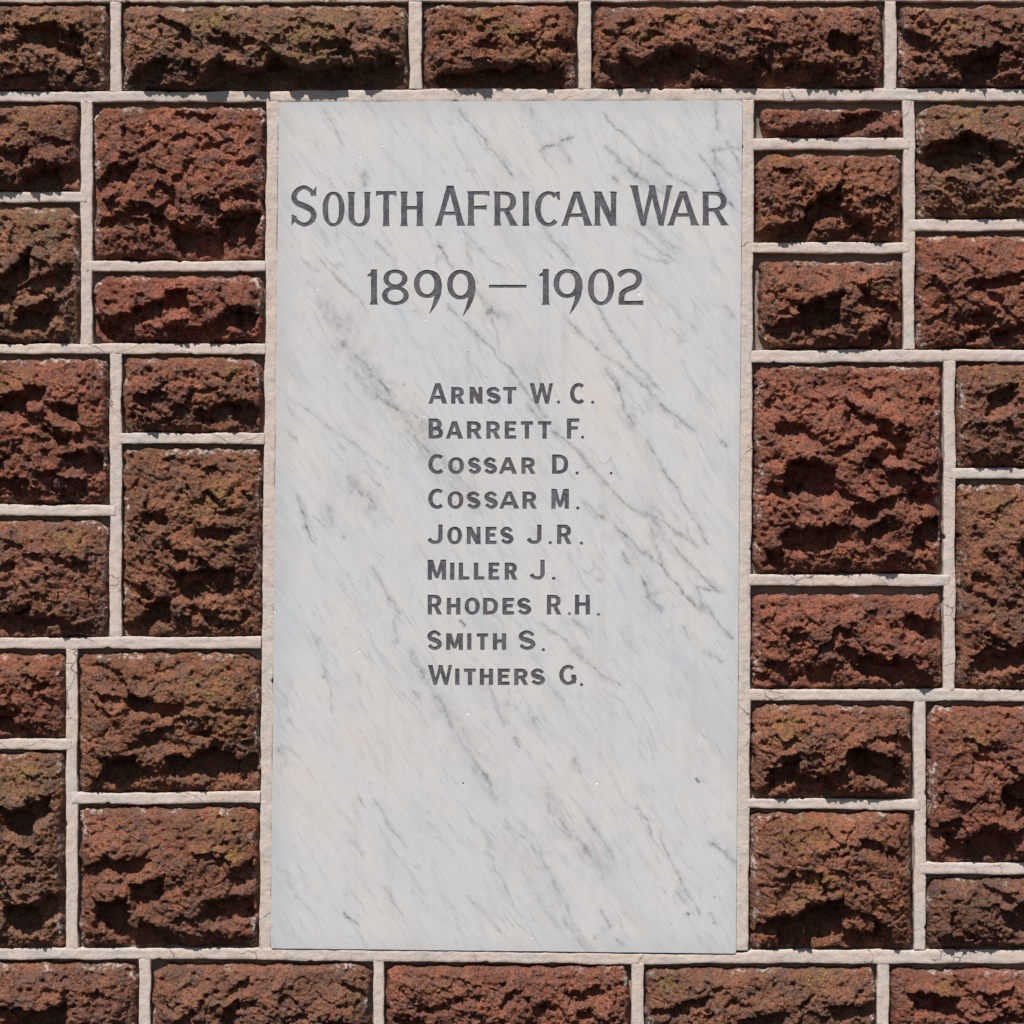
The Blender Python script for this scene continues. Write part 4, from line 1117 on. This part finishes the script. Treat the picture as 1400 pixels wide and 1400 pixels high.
    sel = m.math('GREATER_THAN', m.n_sep(v.outputs["Color"]), 0.80)
    rag = m.math('ADD', v.outputs["Distance"], m.math('MULTIPLY', m.math('SUBTRACT', m.noise(tc, 500, 2, 0.6), 0.5), 0.22))
    nick = m.math('MULTIPLY', m.mr(rag, 0.085, 0.035), sel)
    c = m.mix(m.math('MULTIPLY', nick, 0.8), c, C4(0.86, 0.86, 0.85))
    v2 = m.n("TexVoronoi"); m.set(v2.inputs["Vector"], tc); v2.inputs["Scale"].default_value = 55
    pit = m.math('MULTIPLY', m.mr(v2.outputs["Distance"], 0.05, 0.02), m.math('GREATER_THAN', m.n_sep(v2.outputs["Color"]), 0.93))
    c = m.mix(m.math('MULTIPLY', pit, 0.55), c, C4(0.16, 0.15, 0.15))
    m.color(c)
    m.rough(m.mr(m.noise(tc, 30, 3, 0.6), 0.3, 0.7, 0.48, 0.62))
    m.spec(0.35)
    hgt = m.math('SUBTRACT', m.math('MULTIPLY', m.noise(tc, 7, 2, 0.5), 2.0), m.math('ADD', m.math('MULTIPLY', nick, 0.9), pit))
    hgt = m.math('ADD', hgt, m.math('MULTIPLY', g, 0.10))
    m.normal(m.bump(hgt, 0.0010, 0.6))
    return m.mat


def make_letter_material(name="grey_letter_filling", k=1.0):
    m = NT(name)
    pos = m.n("NewGeometry").outputs["Position"]
    a = m.noise(pos, 60, 3, 0.6)
    b = m.noise(pos, 330, 3, 0.65)
    d = m.noise(pos, 17, 2, 0.5)
    c = m.mix(m.mr(a, 0.35, 0.65), C4(0.066, 0.063, 0.074), C4(0.120, 0.120, 0.138))
    c = m.mix(m.math('MULTIPLY', m.mr(b, 0.52, 0.68), 0.5), c, C4(0.20, 0.20, 0.215))
    c = m.mix(m.math('MULTIPLY', m.mr(b, 0.46, 0.32), 0.6), c, C4(0.05, 0.042, 0.044))
    c = m.mix(m.math('MULTIPLY', m.mr(d, 0.60, 0.72), 0.45), c, C4(0.15, 0.085, 0.065))
    if k > 1: c = m.mix(1.0, c, C4(k, k, k), 'MULTIPLY')
    m.color(c)
    m.rough(0.7)
    m.spec(0.3)
    m.normal(m.bump(b, 0.0012, 0.6))
    return m.mat


MAT_MARBLE = make_marble()
MAT_LETTER = make_letter_material()
MAT_FADED = make_letter_material("faded_letter_filling", 2.1)

plaque = empty("marble_plaque", (0, 0.02, Z0 + (700 - 1300) * S))
tag(plaque, "tall white marble memorial tablet with grey veins and carved grey lettering set in stone wall", "plaque")


def curve_mesh(loops, front, back):
    """filled flat shape with even-odd holes, front and back at depths (mm out of the wall)"""
    cu = bpy.data.curves.new("tmp_outline", 'CURVE')
    cu.dimensions = '2D'
    cu.fill_mode = 'BOTH'
    half = (front - back) / 2 * S
    cu.extrude = half
    for L in loops:
        sp = cu.splines.new('POLY')
        sp.points.add(len(L) - 1)
        for k, (x, y) in enumerate(L):
            sp.points[k].co = ((x - 700) * S, (700 - y) * S, 0, 1)
        sp.use_cyclic_u = True
    ob = bpy.data.objects.new("tmp_outline", cu)
    me = bpy.data.meshes.new_from_object(ob)
    n = len(me.vertices)
    co = np.zeros(n * 3); me.vertices.foreach_get("co", co); co = co.reshape(-1, 3)
    faces = [tuple(p.vertices) for p in me.polygons]
    bpy.data.objects.remove(ob); bpy.data.curves.remove(cu); bpy.data.meshes.remove(me)
    mid = (front + back) / 2 * S
    out = np.stack([co[:, 0], -(mid + co[:, 2]), Z0 + co[:, 1]], -1)
    return out, faces


# outer edge of the slab, slightly nibbled
corners = [(381.2, 139.6), (1015, 137.2), (1006, 1303.5), (370.2, 1296.2)]
edge = []
for k in range(4):
    a = np.array(corners[k]); b = np.array(corners[(k + 1) % 4])
    L = np.hypot(*(b - a)); n = int(L / 5)
    t = (b - a) / L; nrm = np.array([-t[1], t[0]])
    for q in range(n):
        s = q / n
        off = 0.25 * perlin(np.array([s * L / 9.0]), np.array([k * 7.3]), 301)[0] + max(0, 1.6 * (perlin(np.array([s * L / 13.0]), np.array([k * 3.3 + 50]), 303)[0] - 0.55))
        if q == 0: off = 0.8
        edge.append(tuple(a + (b - a) * s + nrm * off))
loops = [edge]
for g in GL: loops += g
# drilled marks and small round holes left in the face
HOLES = [(623.2, 639.8, 0.75), (622.8, 686.8, 0.75), (835.5, 647, 1.9), (443.6, 925, 0.8), (633.5, 1070.5, 1.3)]
for (hx, hy, r) in HOLES:
    loops.append([(hx + r * math.cos(a), hy + r * math.sin(a)) for a in np.linspace(0, 2 * math.pi, 11)[:-1]])
# ring-shaped scribed circles
for (hx, hy, r) in [(613.5, 417.8, 2.9), (639.3, 483.4, 2.9)]:
    for rr in (r, r - 0.75):
        loops.append([(hx + rr * math.cos(a), hy + rr * math.sin(a)) for a in np.linspace(0, 2 * math.pi, 25)[:-1]])

FACE = 1.6


def vein_field(xs, ys):
    X, Y = np.meshgrid(xs, ys)
    Xw = X + 3.2 * fbm(X / 26, Y / 26, 3, 401) + 0.5 * perlin(X / 4, Y / 4, 409)
    Yw = Y + 3.2 * fbm(X / 26, Y / 26, 3, 405) + 0.5 * perlin(X / 4, Y / 4, 411)
    wmul = 1 + 0.9 * np.clip(fbm(X / 22, Y / 22, 3, 421), -0.6, 1.0)
    V = np.zeros_like(X)
    st = xs[1] - xs[0]
    for (x0, y0, x1, y1, w, s) in VEINS:
        m = w * 2.4 + 8
        i0 = max(0, int((min(x0, x1) - m - xs[0]) / st)); i1 = min(len(xs), int((max(x0, x1) + m - xs[0]) / st) + 2)
        j0 = max(0, int((min(y0, y1) - m - ys[0]) / st)); j1 = min(len(ys), int((max(y0, y1) + m - ys[0]) / st) + 2)
        if i1 <= i0 or j1 <= j0: continue
        sl = (slice(j0, j1), slice(i0, i1))
        px, py = Xw[sl] - x0, Yw[sl] - y0
        bx, by = x1 - x0, y1 - y0
        t = np.clip((px * bx + py * by) / (bx * bx + by * by), 0, 1)
        d = np.hypot(px - bx * t, py - by * t)
        ww = w * 0.46 * wmul[sl]
        k = s * (0.86 * np.exp(-(d / ww) ** 2 * 1.6) + 0.40 * np.exp(-(d / (ww * 2.9)) ** 2))
        k = np.where(k < 0.02, 0, k)
        V[sl] = np.maximum(V[sl], k) + 0.15 * np.minimum(V[sl], k)
    brk = fbm(X / 9 + Y / 30, Y / 9 - X / 30, 4, 431, 0.62)
    return V * np.clip(1.0 + 0.55 * brk, 0.25, 1.5)


def build_slab():
    from mathutils.geometry import delaunay_2d_cdt
    st = 1.35
    gx = np.arange(372, 1014, st); gy = np.arange(139, 1303, st)
    V = vein_field(gx, gy)
    M = V > 0.012
    D = M.copy()
    D[1:] |= M[:-1]; D[:-1] |= M[1:]; D[:, 1:] |= M[:, :-1]; D[:, :-1] |= M[:, 1:]
    jj, ii = np.where(D)
    # keep inside the slab's outline
    xl = np.interp(gy[jj], [139.6, 1296], [383.0, 372.0]); xr = np.interp(gy[jj], [137, 1303], [1013.2, 1004.5])
    ok = (gx[ii] > xl) & (gx[ii] < xr) & (gy[jj] < 1294 + (gx[ii] - 370) * 0.0115) & (gy[jj] > 141)
    ii, jj = ii[ok], jj[ok]
    pts = []; edges = []
    for L in loops:
        n0 = len(pts); n = len(L)
        pts += [(float(p[0]), float(p[1])) for p in L]
        edges += [(n0 + k, n0 + (k + 1) % n) for k in range(n)]
    nl = len(pts)
    rj = np.random.RandomState(5)
    jit = rj.uniform(-.3, .3, (len(ii), 2))
    pts += [(float(gx[i] + a[0]), float(gy[j] + a[1])) for i, j, a in zip(ii, jj, jit)]
    res = delaunay_2d_cdt([Vector(p) for p in pts], edges, [], 0, 1e-5)
    P = np.array([(p[0], p[1]) for p in res[0]])
    T = np.array([t for t in res[2] if len(t) == 3])
    cen = P[T].mean(axis=1)
    ins = np.zeros(len(T), dtype=bool)
    for L in loops:
        Q = np.array(L)
        b0 = Q.min(0); b1 = Q.max(0)
        c = np.where((cen[:, 0] > b0[0]) & (cen[:, 0] < b1[0]) & (cen[:, 1] > b0[1]) & (cen[:, 1] < b1[1]))[0]
        x, y = cen[c, 0], cen[c, 1]
        r = np.zeros(len(c), dtype=bool)
        for k in range(len(Q)):
            (ax, ay), (bx, by) = Q[k], Q[k - 1]
            if ay == by: continue
            r ^= ((ay > y) != (by > y)) & (x < (bx - ax) * (y - ay) / (by - ay) + ax)
        ins[c[r]] ^= True
    T = T[ins]
    # all faces turned towards the viewer (+x right, y down in the survey grid)
    a, b2, c2 = P[T[:, 0]], P[T[:, 1]], P[T[:, 2]]
    area = (b2[:, 0] - a[:, 0]) * (c2[:, 1] - a[:, 1]) - (b2[:, 1] - a[:, 1]) * (c2[:, 0] - a[:, 0])
    T = np.where((area > 0)[:, None], T[:, ::-1], T)
    front = np.stack([(P[:, 0] - 700) * S, np.full(len(P), -FACE * S), Z0 + (700 - P[:, 1]) * S], -1)
    verts = [front]; faces = [tuple(map(int, t)) for t in T]
    base = len(P)
    for q, L in enumerate(loops):
        L = np.array(L); n = len(L)
        f3 = np.stack([(L[:, 0] - 700) * S, np.full(n, -FACE * S), Z0 + (700 - L[:, 1]) * S], -1)
        b3 = f3.copy(); b3[:, 1] = 0.022 if q == 0 else 0.004
        verts += [f3, b3]
        for k in range(n):
            kn = (k + 1) % n
            faces.append((base + k, base + n + k, base + n + kn, base + kn))
        if q == 0:
            faces.append(tuple(base + n + k for k in range(n)))
        base += 2 * n
    v = np.vstack(verts)
    o = link_mesh("slab", v, faces, MAT_MARBLE, plaque, origin=W(700, 720, 0), smooth=False)
    # vein strength at each point of the face
    ix = np.clip((P[:, 0] - gx[0]) / st, 0, len(gx) - 1.001); iy = np.clip((P[:, 1] - gy[0]) / st, 0, len(gy) - 1.001)
    i0 = ix.astype(int); j0 = iy.astype(int); fx = ix - i0; fy = iy - j0
    val = (V[j0, i0] * (1 - fx) + V[j0, i0 + 1] * fx) * (1 - fy) + (V[j0 + 1, i0] * (1 - fx) + V[j0 + 1, i0 + 1] * fx) * fy
    arr = np.zeros(len(v), dtype=np.float32); arr[:len(P)] = val
    at = o.data.attributes.new("vein", 'FLOAT', 'POINT'); at.data.foreach_set("value", arr)
    print("slab triangles", len(T))
    return o


slab = build_slab()

# letter fillings sit a little below the face
for i, (c, g) in enumerate(zip(CH, GL)):
    if not g: continue
    v, f = curve_mesh(g, FACE - 1.0, -6)
    nm = 'dash' if c[0] == '-' else 'full_stop' if c[0] == '.' else ('numeral' if c[0] in '01289' else 'letter')
    faded = c[0] == '.' and abs(c[1] + 2.3 - 778.3) < 1 or c[0] == '.' and abs(c[1] + 2.3 - 818.3) < 1
    o = link_mesh(nm, v, f, MAT_FADED if faded else MAT_LETTER, plaque, smooth=False)
    if faded: o['label'] = "faded full stop that has lost most of its paint"

# plug behind the small holes so that they read as shallow drillings
for (hx, hy, r) in HOLES + [(613.5, 417.8, 3.2), (639.3, 483.4, 3.2)]:
    dep = FACE - (2.0 if r < 2.5 else 0.5)
    L = [(hx + (r + .3) * math.cos(a), hy + (r + .3) * math.sin(a)) for a in np.linspace(0, 2 * math.pi, 13)[:-1]]
    v, f = curve_mesh([L], dep, -6)
    link_mesh("drill_hole", v, f, MAT_LETTER if r < 2.5 else MAT_MARBLE, plaque, origin=(v.mean(axis=0) if r < 2.5 else W(700, 720, 0)), smooth=False)
